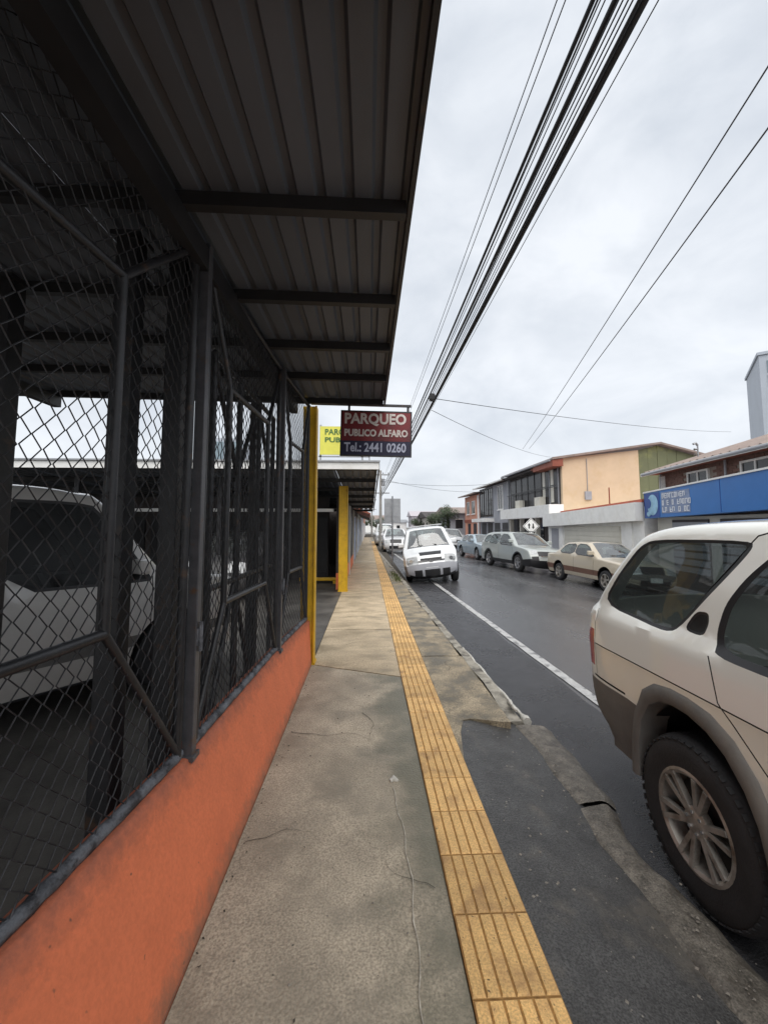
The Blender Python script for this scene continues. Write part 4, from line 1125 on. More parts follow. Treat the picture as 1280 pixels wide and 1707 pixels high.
MB().tube([(-.1, -2.1, .40), (-.5, -2.1, .38)], .04, 10).build('exhaust', M['black'], suv, smooth=50)

# ---- generic car shapes
def wrap_car(fr_w=.5, hl=(.55, .96), bump=None, gcol='black'):
    def f(tg, t, z):
        if tg == 'rwin' and abs(t) < .86: return ('rear_window', G_MID)
        if tg == 'wind' and abs(t) < .90: return ('windscreen', G_WIND)
        if tg == 'nose':
            if hl[0] < abs(t) < hl[1]: return ('headlight', M['lampw'])
            if abs(t) < fr_w: return ('grille', M[gcol])
        if tg == 'tail' and abs(t) > .6: return ('tail_light', M['lampr'])
        if tg == 'fbump' and bump: return ('front_bumper', bump)
        if tg == 'rbump' and bump: return ('rear_bumper', bump)
        if tg == 'intake' and abs(t) < .72: return ('lower_grille', M['black'])
    return f
def front_bits(root, y, z, w=.36, chrome=True, m=None):
    MB().box(-w / 2, w / 2, y - .01, y + .006, z, z + .13).build('number_plate', M['plate'], root)
SEDAN_OL = [(-2.1, .34, 'rbump'), (-2.2, .46, 'rbump'), (-2.2, .60, 'tail'), (-2.17, .80, 'tail'), (-2.12, .915, 'boot'), (-1.62, .955, 'rwin'), (-1.12, 1.30, 'rwin'), (-.98, 1.345, 'roof'), (-.5, 1.385, 'roof'), (.05, 1.38, 'roof'), (.2, 1.35, 'wind'), (.88, .965, 'wind'), (1.0, .93, 'hood'), (1.85, .85, 'hood'), (2.1, .77, 'nose'), (2.15, .60, 'nose'), (2.19, .58, 'fbump'), (2.2, .46, 'intake'), (2.17, .36, 'fbump'), (2.08, .28, 'fbump')]
SEDAN_W = [[(-1.02, 1.27), (-1.32, 1.0), (-.42, .985), (-.42, 1.31)], [(-.34, 1.315), (-.34, .985), (.66, .975), (.72, 1.0), (.18, 1.30)]]
SUV_OL = [(-2.15, .36, 'rbump'), (-2.27, .48, 'rbump'), (-2.28, .70, 'gate'), (-2.26, .86, 'tail'), (-2.22, 1.08, 'rwin'), (-1.95, 1.50, 'rwin'), (-1.82, 1.60, 'roof'), (-1.4, 1.66, 'roof'), (-.6, 1.69, 'roof'), (.05, 1.68, 'roof'), (.32, 1.63, 'wind'), (1.06, 1.16, 'wind'), (1.18, 1.10, 'hood'), (1.85, 1.02, 'hood'), (2.12, .93, 'nose'), (2.22, .76, 'nose'), (2.25, .70, 'fbump'), (2.28, .55, 'intake'), (2.25, .40, 'fbump'), (2.15, .30, 'fbump')]
SUV_W = [[(-1.80, 1.46), (-1.92, 1.22), (-1.45, 1.15), (-1.35, 1.53)], [(-1.28, 1.545), (-1.38, 1.145), (-.40, 1.12), (-.40, 1.58)], [(-.32, 1.58), (-.32, 1.115), (.84, 1.10), (.90, 1.14), (.30, 1.555)]]
BOX_OL = [(-2.05, .45, 'rbump'), (-2.15, .58, 'rbump'), (-2.15, 1.0, 'tail'), (-2.13, 1.15, 'rwin'), (-2.06, 1.74, 'rwin'), (-1.98, 1.86, 'roof'), (-1.0, 1.93, 'roof'), (.2, 1.94, 'roof'), (.55, 1.90, 'roof'), (.72, 1.84, 'wind'), (1.22, 1.18, 'wind'), (1.30, 1.13, 'hood'), (1.95, 1.06, 'hood'), (2.09, .98, 'nose'), (2.13, .78, 'nose'), (2.18, .72, 'fbump'), (2.2, .55, 'intake'), (2.18, .46, 'fbump'), (2.08, .40, 'fbump')]
BOX_W = [[(-1.95, 1.72), (-2.02, 1.16), (-1.1, 1.14), (-1.1, 1.78)], [(-1.02, 1.78), (-1.02, 1.14), (-.05, 1.12), (-.05, 1.80)], [(.03, 1.80), (.03, 1.12), (1.05, 1.10), (1.10, 1.14), (.66, 1.76), (.5, 1.80)]]
VAN_OL = [(-2.1, .36, 'rbump'), (-2.2, .48, 'rbump'), (-2.22, .80, 'tail'), (-2.20, 1.05, 'rwin'), (-2.12, 1.50, 'rwin'), (-2.05, 1.60, 'roof'), (-1.3, 1.665, 'roof'), (0, 1.69, 'roof'), (.70, 1.66, 'roof'), (.88, 1.60, 'wind'), (1.42, 1.10, 'wind'), (1.50, 1.05, 'hood'), (2.0, .90, 'hood'), (2.14, .83, 'nose'), (2.19, .64, 'nose'), (2.23, .60, 'fbump'), (2.26, .46, 'intake'), (2.23, .34, 'fbump'), (2.1, .27, 'fbump')]
VAN_W = [[(-1.90, 1.48), (-2.05, 1.12), (-1.15, 1.10), (-1.15, 1.53)], [(-1.07, 1.535), (-1.07, 1.10), (-.05, 1.09), (-.05, 1.55)], [(.03, 1.55), (.03, 1.09), (1.18, 1.07), (1.24, 1.10), (.74, 1.49), (.55, 1.545)]]
def car(name, label, cat, loc, rz, kind, paintm, hw, scale=(1, 1), regions=(), gaps=(), group=None, wr=.31, wrap=None, rim='five', tilt=0, extra=None, alloy=None, gm=None):
    sy, sz = scale
    OLs, WN, arch, cab, dash = {'sedan': (SEDAN_OL, SEDAN_W, (-1.30, 1.28), (-1.5, .85), (.85, .95)), 'suv': (SUV_OL, SUV_W, (-1.36, 1.36), (-2.0, 1.0), (1.0, 1.08)), 'van': (VAN_OL, VAN_W, (-1.32, 1.36), (-2.0, 1.35), (1.35, 1.06)), 'boxy': (BOX_OL, BOX_W, (-1.3, 1.36), (-2.0, 1.2), (1.15, 1.06))}[kind]
    sc = lambda p: (p[0] * sy, p[1] * sz)
    regs = list(regions)
    names = ['rear_side_window', 'rear_door_window', 'front_door_window'] if len(WN) == 3 else ['rear_door_window', 'front_door_window']
    big = []
    for w_ in WN:
        cx = sum(p[0] for p in w_) / len(w_); cz = sum(p[1] for p in w_) / len(w_)
        e = [(cx + (p[0] - cx) * 1 + math.copysign(.025, p[0] - cx), cz + math.copysign(.025, p[1] - cz) + (p[1] - cz)) for p in w_]
        regs.append(('window_seal', [sc(p) for p in smoothpoly(e, 1)], M['black'], -.003))
    for nm, w_ in zip(names, WN): regs.append((nm, [sc(p) for p in smoothpoly(w_, 1)], gm or G_MID, -.006))
    ar = wr + .055
    zt = max(p[1] for p in OLs) * sz; zw = WN[0][1][1] * sz
    g_ = list(gaps)
    for q, w_ in enumerate(WN[-2:]):
        xs_ = [p[0] * sy for p in w_]; x0, x1 = min(xs_) - .04, max(xs_) + .02
        g_.append(([(x1 if q else x1 + .04, zw - .03), (x1 - .02 if q else x1 + .04, .42)], .004))
    root = make_car(dict(name=name, label=label, cat=cat, loc=loc, rz=rz, hw=hw, fillet=.05, grid=.14, sub=.09, cols=18, zbot=.28, paint=paintm, group=group, tilt=tilt,
        outline=[(p[0] * sy, p[1] * sz, p[2]) for p in OLs], prof=[(.25, .05), (.45, .015), (.62 * sz, 0), (zw - .12, .01), (zw - .03, .03), (zw, .05), (zt, .22)],
        arches=[(arch[0] * sy, ar), (arch[1] * sy, ar)], crown=dict(roof=.03, rwin=.06, wind=.07, gate=.07, tail=.07, rbump=.09, fbump=.11, intake=.11, nose=.10, hood=.035, boot=.04), cpow=3.6, taper_f=(.6, .30), taper_r=(.35, .35),
        regions=regs, gaps=g_, wrap=wrap or wrap_car(), cabin=(cab[0] * sy, cab[1] * sy), floor=.40, seats=[(-.85 * sy, 1.2, .5 * sz), (.05 * sy, .48, .52 * sz)], dash=(dash[0] * sy, dash[1] * sz), wheels=(arch[0] * sy, arch[1] * sy), wr=wr, rimr=wr * .64, tw=.2, rim=rim, alloy=alloy or M['alloy2'], wheel_in=.02))
    nz = {'sedan': (2.312, .40), 'suv': (2.39, .50), 'van': (2.355, .40), 'boxy': (2.31, .5)}[kind]
    front_bits(root, nz[0] * sy, nz[1] * sz)
    mirrors(root, hw - .02, {'sedan': .62, 'suv': .82, 'van': 1.12, 'boxy': .98}[kind] * sy, zw, paintm)
    return root
P_WHITE = paint('paint_white', (0.70, 0.71, 0.72), dirt=(0.26, 0.22, 0.18), z0=.25, z1=.7, amount=.4)
P_WHITE2 = paint('paint_white_van', (0.74, 0.76, 0.77), dirt=(0.26, 0.22, 0.18), z0=.2, z1=.6, amount=.4)
P_SAGE = paint('paint_grey_green', (0.37, 0.40, 0.385), dirt=(0.12, 0.11, 0.10), z0=.2, z1=.6, amount=.3)
P_GOLD = paint('paint_champagne', (0.50, 0.44, 0.34), dirt=(0.2, 0.15, 0.1), z0=.2, z1=.6, amount=.4)
P_BLUE = paint('paint_ice_blue', (0.30, 0.37, 0.42), dirt=(0.12, 0.11, 0.10), z0=.2, z1=.6, amount=.3)
P_SILV = paint('paint_silver', (0.42, 0.43, 0.44), dirt=(0.2, 0.17, 0.14), z0=.2, z1=.7, amount=.4)
P_LOT = paint('paint_pale_grey', (0.60, 0.59, 0.565), dirt=(0.26, 0.22, 0.18), z0=.3, z1=1.0, amount=.4)
P_DARK = paint('paint_charcoal', (0.06, 0.06, 0.065), dirt=(0.12, 0.1, 0.08), z0=.2, z1=.6, amount=.3)

# white van facing us, leaning towards the gutter
van = car('white_van', 'white van leaning towards the gutter, front facing us, parked on the left kerb', 'van', (2.16, 14.35, ROADZ), math.pi - R(5), 'van', P_WHITE2, .84, (1, 1.0), wr=.31,
          wrap=lambda tg, t, z: (('bonnet_slot', M['black']) if tg == 'hood' and z < .93 and abs(t) < .40 and z > .865 else (('headlight', M['lampw']) if tg == 'nose' and .54 < abs(t) < .97 else (('grille', M['black']) if tg == 'nose' and (abs(t) < .42) and .62 < z < .80 else (('fog_recess', M['black']) if tg == 'intake' and .45 < abs(t) < .8 else (('lower_grille', M['black']) if tg == 'intake' and abs(t) < .38 else (('front_bumper', M['greyw'] if z > .42 else M['black']) if tg == 'fbump' and z > .42 else (('bumper_lip', M['black']) if tg == 'fbump' else ('front_bumper', M['greyw'])) if tg in ('fbump', 'intake') else wrap_car(0, (2, 3), M['greyw'])(tg, t, z))))))), regions=[('side_bumper', [(1.75, .2), (1.72, .6), (2.4, .6), (2.4, .2)], M['greyw'], 0)])
for s in (-.6, .6): MB().tube([(s, -1.6, 1.72), (s, .3, 1.74)], .018, 6).build('roof_rail', M['galv'], van)
for yv in (-1.2, -.4, .2): MB().tube([(-.62, yv, 1.755), (.62, yv, 1.755)], .016, 6).build('roof_rack_bar', M['galv'], van)
for s in (-1, 1): MB().tube([(s * .28, 1.50, 1.13), (s * .02, 1.40, 1.17), (-s * .25, 1.28, 1.26)], .010, 5).build('wiper', M['black'], van)
MB().box(-.40, .40, 2.27, 2.30, .70, .735).build('grille_bar', M['chrome'], van); MB().box(-.05, .05, 2.29, 2.32, .68, .755).build('badge', M['chrome'], van)
for s in (-1, 1):
    MB().box(s * .60 - .13, s * .60 + .13, 2.16, 2.235, .665, .80).build('headlight_lens', M['lampw'], van, bevel=.03)
    MB().tube([(s * .60, 2.235, .735), (s * .60, 2.245, .735)], .055, 14).build('headlight_bulb', M['chrome'], van)
lean(van, R(6.5))
# right-hand row
rav = car('crossover', 'grey green crossover facing us across the road, behind the champagne sedan', 'car', (6.92, 18.35, road_z(6.92)), math.pi + R(9), 'suv', P_SAGE, .92, (1.0, .97), tilt=R(-3.3), wr=.35, gm=G_MID,
    wrap=lambda tg, t, z: ('lower_bumper', M['black']) if (tg in ('intake',) or (tg == 'fbump' and z < .45)) else (('grille', M['black']) if tg == 'nose' and abs(t) < .62 and z < .88 else (('headlight', M['lampw']) if tg == 'nose' and .66 < abs(t) < .98 and z > .78 else (('fog_recess', M['black']) if tg == 'fbump' and abs(t) > .7 else wrap_car(0, (2, 3), None)(tg, t, z)))), regions=[('arch_cladding', arch_poly(-1.36, .47, .2), M['black'], 0), ('arch_cladding', arch_poly(1.36, .47, .2), M['black'], 0), ('sill_cladding', [(-1.1, .2), (-1.1, .42), (1.1, .42), (1.1, .2)], M['black'], 0), ('corner_cladding', [(1.75, .2), (1.75, .52), (2.4, .60), (2.4, .2)], M['black'], 0)])
for s in (-.62, .62): MB().tube([(s, -1.4, 1.70), (s, -1.2, 1.735), (s, -.1, 1.735), (s, .1, 1.70)], .018, 6).build('roof_rail', M['blackm'], rav)
MB().box(-.45, .45, 2.385, 2.41, .70, .725).build('grille_trim', M['chrome'], rav)
sed = car('old_sedan', 'champagne old boxy sedan with brown lower stripe across the road, nearest of that row', 'car', (7.80, 13.3, road_z(7.8)), math.pi + R(4), 'sedan', P_GOLD, .84, (1.0, 1.02), tilt=R(-3.3), wr=.305, rim='five', alloy=M['alloy'],
    regions=[('side_stripe', [(-2.15, .40), (-2.15, .58), (2.1, .56), (2.1, .40)], mat('stripe_brown', (0.16, 0.085, 0.06), .5), 0)], wrap=wrap_car(.5, (.52, .95), M['plast']))
blu = car('ice_blue_sedan', 'ice blue sedan facing us, parked farther along beyond the grey green crossover', 'car', (6.80, 24.1, road_z(6.8)), math.pi + R(6), 'sedan', P_BLUE, .88, (1.03, 1.02), tilt=R(-3.3), wr=.32, wrap=wrap_car(.5, (.5, .98), None))
far1 = car('silver_van', 'silver van just visible behind the ice blue sedan along the right kerb', 'van', (6.6, 33.5, road_z(6.6)), math.pi + R(6), 'van', P_SILV, .85, (1, 1.02), tilt=R(-3.3))
# left row beyond the van
far2 = car('white_hatch', 'white small car behind the grey sign back on the left kerb', 'car', (1.78, 27.6, ROADZ), math.pi, 'suv', P_WHITE, .84, (.88, .92))
far3 = car('white_box_van', 'white van farther down the left kerb, behind the small white car', 'van', (1.45, 36.5, ROADZ), math.pi, 'van', P_WHITE2, .86, (1.05, 1.15))
# car park
lotcar = car('parked_wagon', 'pale grey tall boxy wagon with dark side band parked behind the wire fence', 'car', (-3.45, 3.62, -.006), R(-35), 'boxy', P_LOT, .90, (1.0, 1.0), wr=.36, gm=G_LOT, alloy=M['black'], rim='plain',
    regions=[('side_band', [(-2.1, .50), (-2.1, .60), (2.05, .60), (2.05, .50)], M['plast'], .006), ('sill_cladding', [(-1.2, .1), (-1.2, .30), (1.2, .30), (1.2, .1)], M['black'], 0)])
car2 = car('dark_hatchback', 'dark car nose out under the entrance canopy, seen through the wire', 'car', (-3.35, 10.75, -.006), math.pi, 'suv', P_DARK, .84, (.9, .88))

far4 = car('grey_sedan', 'grey sedan small in the distance along the right kerb', 'car', (6.3, 43.5, road_z(6.3)), math.pi + R(3), 'sedan', P_SILV, .85, tilt=R(-3.3))
far5 = car('dark_wagon', 'dark wagon farthest along the right kerb', 'car', (6.1, 52, road_z(6.1)), math.pi + R(2), 'suv', P_DARK, .88, tilt=R(-3.3))

M['letterw'] = mat('fascia_letter', (0.78, 0.80, 0.84), .5)

M['gpane'] = mat('gallery_glass', (0.022, 0.022, 0.024), 0.25, var=.1, spec=.25)

# ================================================================== RIGHT SIDE BUILDINGS
def window(parent, x0, x1, y0, y1, z0, z1, axis, out, frame=None, mull=1, pane=None, sill=True):
    """framed window; axis 'x' = wall facing -x (spans y), 'y' = wall facing -y (spans x). out = wall plane coordinate"""
    frame = frame or M['white']; e = .06; pane = pane or M['pane']
    def bx(nm, m, a0, a1, za, zb, d0, d1, par):
        if axis == 'x': return box(nm, m, par, out - d1, out - d0, a0, a1, za, zb)
        return box(nm, m, par, a0, a1, out - d1, out - d0, za, zb)
    a0, a1 = (y0, y1) if axis == 'x' else (x0, x1)
    w = bx('window', pane, a0, a1, z0, z1, -.05, .012, parent)
    bx('frame', frame, a0 - e, a1 + e, z1, z1 + e, -.02, .05, w); bx('frame', frame, a0 - e, a1 + e, z0 - e, z0, -.02, .05, w)
    bx('frame', frame, a0 - e, a0, z0, z1, -.02, .048, w); bx('frame', frame, a1, a1 + e, z0, z1, -.02, .048, w)
    for i in range(mull):
        c = a0 + (a1 - a0) * (i + 1) / (mull + 1); bx('mullion', frame, c - .025, c + .025, z0, z1, .013, .04, w)
    if sill: bx('sill', frame, a0 - .1, a1 + .1, z0 - e - .06, z0 - e - .002, -.02, .12, w)
    return w

# --- building with the blue fascia (rotated slightly towards the road)
bs = empty('blue_sign_shop', (9.48, 13.45, .09), R(-8.5)); bs.scale = (.926,) * 3; tag(bs, 'brick shop with long blue fascia and brown ribbed roof at the right edge', 'building')
# local: -y runs towards the camera along the front, +x into the building
box('wall', M['mortar'], bs, .62, 9, -12, 0.0, -.45, 3.62)
box('shop_wall', M['cream'], bs, .40, .62, -12, -.05, -.45, 1.95)
for i in range(5):
    y = -1.9 - i * 2.3; f = box('roller_shutter', M['darkwall'], bs, .36, .40, y - .9, y + .9, -.4, 1.85)
    for q in range(7): box('shutter_slat', M['greyw'], f, .345, .36, y - .88, y + .88, .15 + q * .24, .33 + q * .24)
fas = MB()
fas.prism([(0, 0, 1.93), (0, 0, 2.85), (0, -11, 3.12), (0, -11, 2.14)], (0, 0, 0), (.45, 0, 0)); fas.build('fascia_board', M['blue'], bs)
fas = MB(); fas.prism([(-.03, .03, 2.85), (-.03, .03, 2.90), (-.03, -11, 3.17), (-.03, -11, 3.12)], (0, 0, 0), (.6, 0, 0)); fas.build('fascia_capping', M['white'], bs)
MB().box(-.012, -.002, -.04, -.005, 1.94, 2.85).build('fascia_edge', M['deepblue'], bs)
# logo block: pale disc with dark bite on deep blue, then three lines of lettering
MB().box(-.010, -.002, -.98, -.06, 1.97, 2.82).build('logo_panel', M['deepblue'], bs)
def disc(name, yc, zc, ry, rz_, x, m, n=26):
    b = MB(); b.v = [(x, yc + ry * math.cos(2 * math.pi * i / n), zc + rz_ * math.sin(2 * math.pi * i / n)) for i in range(n)] + [(x + .006, yc + ry * math.cos(2 * math.pi * i / n), zc + rz_ * math.sin(2 * math.pi * i / n)) for i in range(n)]
    b.f = [tuple(range(n))] + [(i, (i + 1) % n, n + (i + 1) % n, n + i) for i in range(n)]
    return b.build(name, m, bs)
disc('logo_disc', -.56, 2.40, .34, .37, -.019, M['skyblue']); disc('logo_bite', -.30, 2.46, .17, .18, -.026, M['deepblue']); disc('logo_dot', -.30, 2.08, .12, .09, -.026, M['skyblue'])
txm = lambda y, z: Matrix.Translation((-.014, y, z)) @ Matrix(((0, 0, -1, 0), (-1, 0, 0, 0), (0, 1, 0, 0), (0, 0, 0, 1)))
MB().box(-.009, -.002, -2.62, -1.10, 2.08, 2.80).build('lettering_panel', mat('fascia_letter_panel', (0.24, 0.31, 0.48), .5, var=.2, vscale=6), bs)
rg = random.Random(9)      # three lines of white lettering, too small to read in the picture: letter-like strokes only
for k, w_ in enumerate((1.15, 1.48, 1.42)):
    y = -1.16; b = MB(); z0 = 2.585 - .235 * k
    while y > -1.16 - w_:
        lw2 = rg.uniform(.085, .13); t_ = .028
        if rg.random() < .9:
            b.box(-.017, -.011, y - t_, y, z0, z0 + .17)
            if rg.random() < .7: b.box(-.017, -.011, y - lw2, y - t_, z0 + .142, z0 + .17)
            if rg.random() < .6: b.box(-.017, -.011, y - lw2, y - t_, z0, z0 + .028)
            if rg.random() < .5: b.box(-.017, -.011, y - lw2, y - lw2 + t_, z0 + .029, z0 + .141)
            elif rg.random() < .6: b.box(-.017, -.011, y - lw2, y - t_, z0 + .072, z0 + .098)
        y -= lw2 + .035
    o = b.build('lettering', M['letterw'], bs); o['kind'] = 'stuff'
# brick courses on the upper wall: individual bricks where they read, coarse
bk = MB().box(0, .03, 0, .30, 0, .085).mesh('brick'); bk.materials.append(M['brick'])
cnt = 0
for r_ in range(7):
    for c_ in range(20):
        y = -.35 - c_ * .32 - (.16 if r_ % 2 else 0); z = 2.98 + r_ * .092 + 0
        if any(a - .32 < y < b_ + .02 for a, b_ in ((-2.6, -1.6), (-4.9, -3.9), (-6.2, -5.5))) and 3.0 < z < 3.38: continue
        o = bpy.data.objects.new('brick', bk); COL.objects.link(o); o.parent = bs; o.location = (.595 - .004 * random.random(), y, z + .012 * 0)
for a, b_ in ((-2.55, -1.65), (-4.85, -3.95), (-6.15, -5.55)):
    window(bs, 0, 0, a, b_, 3.02, 3.36, 'x', .60, frame=M['white'], sill=False)
for c_ in range(8): MB().tube([(.5, -.1 - c_ * .05, 2.87), (.5, -.1 - c_ * .05, 3.45)], .010, 6).build('window_bar', M['white'], bs)
# roof: ribbed brown sheets rising from the eave, white fascia
ev = 3.60
for i in range(12):
    y1 = .25 - i * 1.0; b = MB(); n = 9
    for j in range(n + 1):
        yv = y1 - j / n; h_ = .05 if j % 3 == 1 else 0
        b.v += [(.12, yv, ev + h_ + .03), (5.0, yv, ev + 1.55 + h_), (5.0, yv, ev + 1.53 + h_), (.12, yv, ev + h_ + .01)]
    for j in range(n):
        for k in range(4): b.f.append((4 * j + k, 4 * j + (k + 1) % 4, 4 * j + 4 + (k + 1) % 4, 4 * j + 4 + k))
    b.f += [(0, 1, 2, 3), tuple(4 * n + q for q in (3, 2, 1, 0))]
    b.build('roof_sheet', M['tileroof'], bs)
box('eave_fascia', M['white'], bs, .06, .10, -12, .3, ev - .09, ev + .03)
box('soffit', M['redbrown'], bs, .10, .62, -12, .28, ev - .03, ev - .005)
MB().prism([(.12, .26, ev - .02), (5, .26, ev + 1.52), (9.9, .26, ev - .02)], (0, 0, 0), (0, .03, 0)).build('gable_board', M['redbrown'], bs)
MB().tube([(.07, .2, ev - .03), (.07, -12, ev - .03)], .05, 8).build('gutter', M['greyw'], bs)
for y in (-.15, -3.4): MB().tube([(.52, y, 2.9), (.52, y, ev - .05)], .03, 8).build('downpipe', M['greyw'], bs)
for k in range(2, 6): MB().box(-.008, -.001, -.02 - k * 1.95, .0 - k * 1.95 - .008, 1.96 + k * .035, 2.86 + k * .046).build('fascia_joint', M['deepblue'], bs)
# electric service mast on the roof edge
mst = empty('service_mast', (10.55, 12.35, 3.2)); tag(mst, 'thin service mast with small fittings on the brick shop eave', 'mast')
MB().tube([(0, 0, -.35), (0, 0, 1.0)], .022, 8).build('pipe', M['galv'], mst); MB().tube([(0, 0, 1.0), (-.06, 0, 1.08), (-.14, 0, 1.04)], .035, 8).build('weatherhead', M['galv'], mst)
for k in range(3): MB().tube([(-.02, 0, .55 + .16 * k), (-.12, 0, .55 + .16 * k)], [.02, .035], 8).build('insulator', M['plast'], mst)

# --- white single storey garage building
wg = empty('white_garage', (9.6, 13.7, 0)); tag(wg, 'white single storey garage building with cream roller door and red roof edge', 'building')
Lg = 7.5
box('wall', M['white'], wg, 0, 6, 0, Lg, -.35, 2.30)
b = MB(); b.prism([(-.30, 0, 1.80), (-.30, Lg, 1.60), (-.30, Lg, 2.22), (-.30, 0, 2.45)], (0, 0, 0), (.32, 0, 0)); b.build('parapet', M['white'], wg)
b = MB(); b.prism([(-.05, -.02, 2.455), (-.05, Lg * .8, 2.30), (-.05, Lg * .8, 2.36), (-.05, -.02, 2.56)], (0, 0, 0), (6.2, 0, 0)); b.build('red_roof_edge', M['redroof'], wg)
gd = box('garage_door', M['cream'], wg, -.03, .0, 1.3, 5.7, -.26, 1.62)
for q in range(9): box('door_slat', M['cream'], gd, -.045, -.03, 1.32, 5.68, -.2 + q * .2, -.2 + q * .2 + .185)
box('pilaster', M['white'], wg, -.06, .0, 5.85, 6.15, -.3, 1.66); box('pilaster', M['white'], wg, -.06, .0, .6, .9, -.3, 1.75)
box('side_door', M['greyw'], wg, -.02, .0, 6.35, 7.1, -.26, 1.5)
MB().tube([(1.2, 3.9, 2.2), (1.2, 3.9, 3.35)], .03, 6).build('vent_pipe', M['redbrown'], wg)

# --- long two storey row: tan flank, dark glazed gallery, grey house, salmon house
tb_ = empty('tan_building', (10.5, 21.3, 0)); tag(tb_, 'two storey building with tan side wall, green gable and dark glazed gallery', 'building')
def flank(x0, x1, z0, z1a, z1b, m, nm, t=.2): MB().prism([(x0, 0, z0), (x1, 0, z0), (x1, 0, z1b), (x0, 0, z1a)], (0, 0, 0), (0, t, 0)).build(nm, m, tb_)
flank(0, 4.3, -.4, 5.32, 5.80, M['tan'], 'side_wall')
for k in range(4):      # green gable in boards
    pass
xs_ = [4.3 + .55 * i for i in range(7)]
def gz_(x): return 5.80 + (x - 4.3) * .25 if x < 5.4 else 6.07 - (x - 5.4) * .25
for i in range(6): MB().prism([(xs_[i] + .008, .04 + .01 * (i % 2), 2), (xs_[i + 1] - .008, .04 + .01 * (i % 2), 2), (xs_[i + 1] - .008, .04 + .01 * (i % 2), gz_(xs_[i + 1])), (xs_[i] + .008, .04 + .01 * (i % 2), gz_(xs_[i]))], (0, 0, 0), (0, .12, 0)).build('gable_board', M['green'], tb_)
b = MB(); b.prism([(-.62, -.25, 5.20), (5.45, -.25, 6.10), (8.2, -.25, 5.42), (8.2, -.25, 5.52), (5.45, -.25, 6.21), (-.62, -.25, 5.31)], (0, 0, 0), (0, 8.4, 0)); b.build('roof', M['tileroof'], tb_)
b = MB(); b.prism([(-.64, -.27, 5.21), (5.45, -.27, 6.12), (5.45, -.27, 6.22), (-.64, -.27, 5.33)], (0, 0, 0), (0, .035, 0)); b.build('barge_board', M['tileroof'], tb_)
MB().prism([(-.6, -.2, 4.86), (-.02, -.2, 4.86), (-.02, -.2, 5.27), (-.6, -.2, 5.19)], (0, 0, 0), (0, 2.6, 0)).build('red_fascia_return', M['redbrown'], tb_)
box('front_wall', M['darkwall'], tb_, .0, .18, .2, 8.0, 2.8, 5.25); box('ground_wall', M['darkwall'], tb_, .5, .7, .2, 8.0, -.4, 2.2)
b = box('soffit_panel', M['redbrown'], tb_, -.5, .0, 2.45, 3.0, 5.02, 5.14)
box('soffit_panel', M['darkwall'], tb_, -.5, .0, 3.0, 8.0, 5.02, 5.14)
for i in range(7):
    y = .45 + i * 1.07; w_ = box('window', M['gpane'], tb_, -.02, .0, y, y + .95, 2.95, 4.85)
    box('frame', M['greyw'] if i < 2 else M['blackm'], w_, -.05, -.005, y - .06, y, 2.85, 4.98); box('transom', M['blackm'], w_, -.045, -.02, y, y + .95, 3.9, 3.96)
    if i < 2: box('curtain', M['cream'], w_, -.035, -.021, y + .55, y + .9, 2.97, 4.84)
MB().tube([(-.25, .3, 3.8), (-.25, 8.0, 3.8)], .025, 6).build('gallery_rail', M['blackm'], tb_)
b = MB(); b.box(-.8, .0, -.05, 8.0, 2.12, 2.80); b.build('canopy', M['white'], tb_)
for y in (.6, 3.1, 5.6, 7.6): box('column', M['cream'], tb_, -.2, .05, y, y + .25, -.3, 2.12)
for y in (1.0, 3.6, 6.0): 
    d_ = box('shop_front', M['pane'], tb_, .46, .5, y, y + 1.8, .1, 2.0); box('frame', M['white'], d_, .43, .46, y + .87, y + .93, .1, 2.0)

# downpipes, meters, lamps, stains ledges on the fronts
MB().tube([(-.06, .25, -.3), (-.06, .25, 2.1)], .04, 8).build('downpipe', M['galv'], tb_)
MB().tube([(-.66, .0, 5.2), (-.66, 8.0, 5.2)], .06, 8).build('gutter', M['greyw'], tb_)
for y in (2.0, 5.2): box('air_conditioner', M['cream'], tb_, -.42, -.06, y, y + .75, 2.83, 3.35)
for k in range(9): box('railing_bar', M['blackm'], tb_, -.262, -.24, .4 + k * .9, .425 + k * .9, 2.80, 3.8)
box('service_meter', M['greyw'], tb_, 1.2, 1.55, -.09, 0, 3.05, 3.5); MB().tube([(1.37, -.03, 3.5), (1.37, -.03, 5.3)], .02, 6).build('conduit', M['greyw'], tb_)
gh = empty('grey_house', (10.5, 29.4, 0)); tag(gh, 'grey two storey house with tall dark window bay in the right-hand row', 'house')
box('wall', M['greyw'], gh, 0, 7, 0, 8.2, -.4, 5.05)
b = MB(); b.prism([(-.6, -.1, 5.06), (3.6, -.1, 5.75), (7.6, -.1, 5.06), (7.6, -.1, 5.14), (3.6, -.1, 5.85), (-.6, -.1, 5.16)], (0, 0, 0), (0, 8.35, 0)); b.build('roof', M['tileroof'], gh)
box('gutter', M['white'], gh, -.68, -.6, 0, 8.2, 5.04, 5.14)
window(gh, 0, 0, 1.6, 2.7, 3.0, 4.8, 'x', 0, frame=M['white'])
for i in range(3): window(gh, 0, 0, 4.2 + i * 1.3, 5.3 + i * 1.3, 2.5, 4.85, 'x', 0, frame=M['blackm'], sill=False)
box('canopy', M['white'], gh, -.8, 0, 3.9, 8.2, 2.0, 2.3)
for i in range(4): box('door', M['darkwin'], gh, -.03, 0, .5 + i * 1.9, 1.8 + i * 1.9, -.26, 1.9)
MB().tube([(-.08, .15, 0), (-.08, .15, 5.0)], .06, 8).build('downpipe', M['galv'], gh)
sh_ = empty('salmon_house', (10.5, 37.8, 0)); tag(sh_, 'salmon two storey house at the far end of the right-hand row', 'house')
box('wall', M['salmon'], sh_, 0, 7, 0, 5.6, -.4, 4.72)
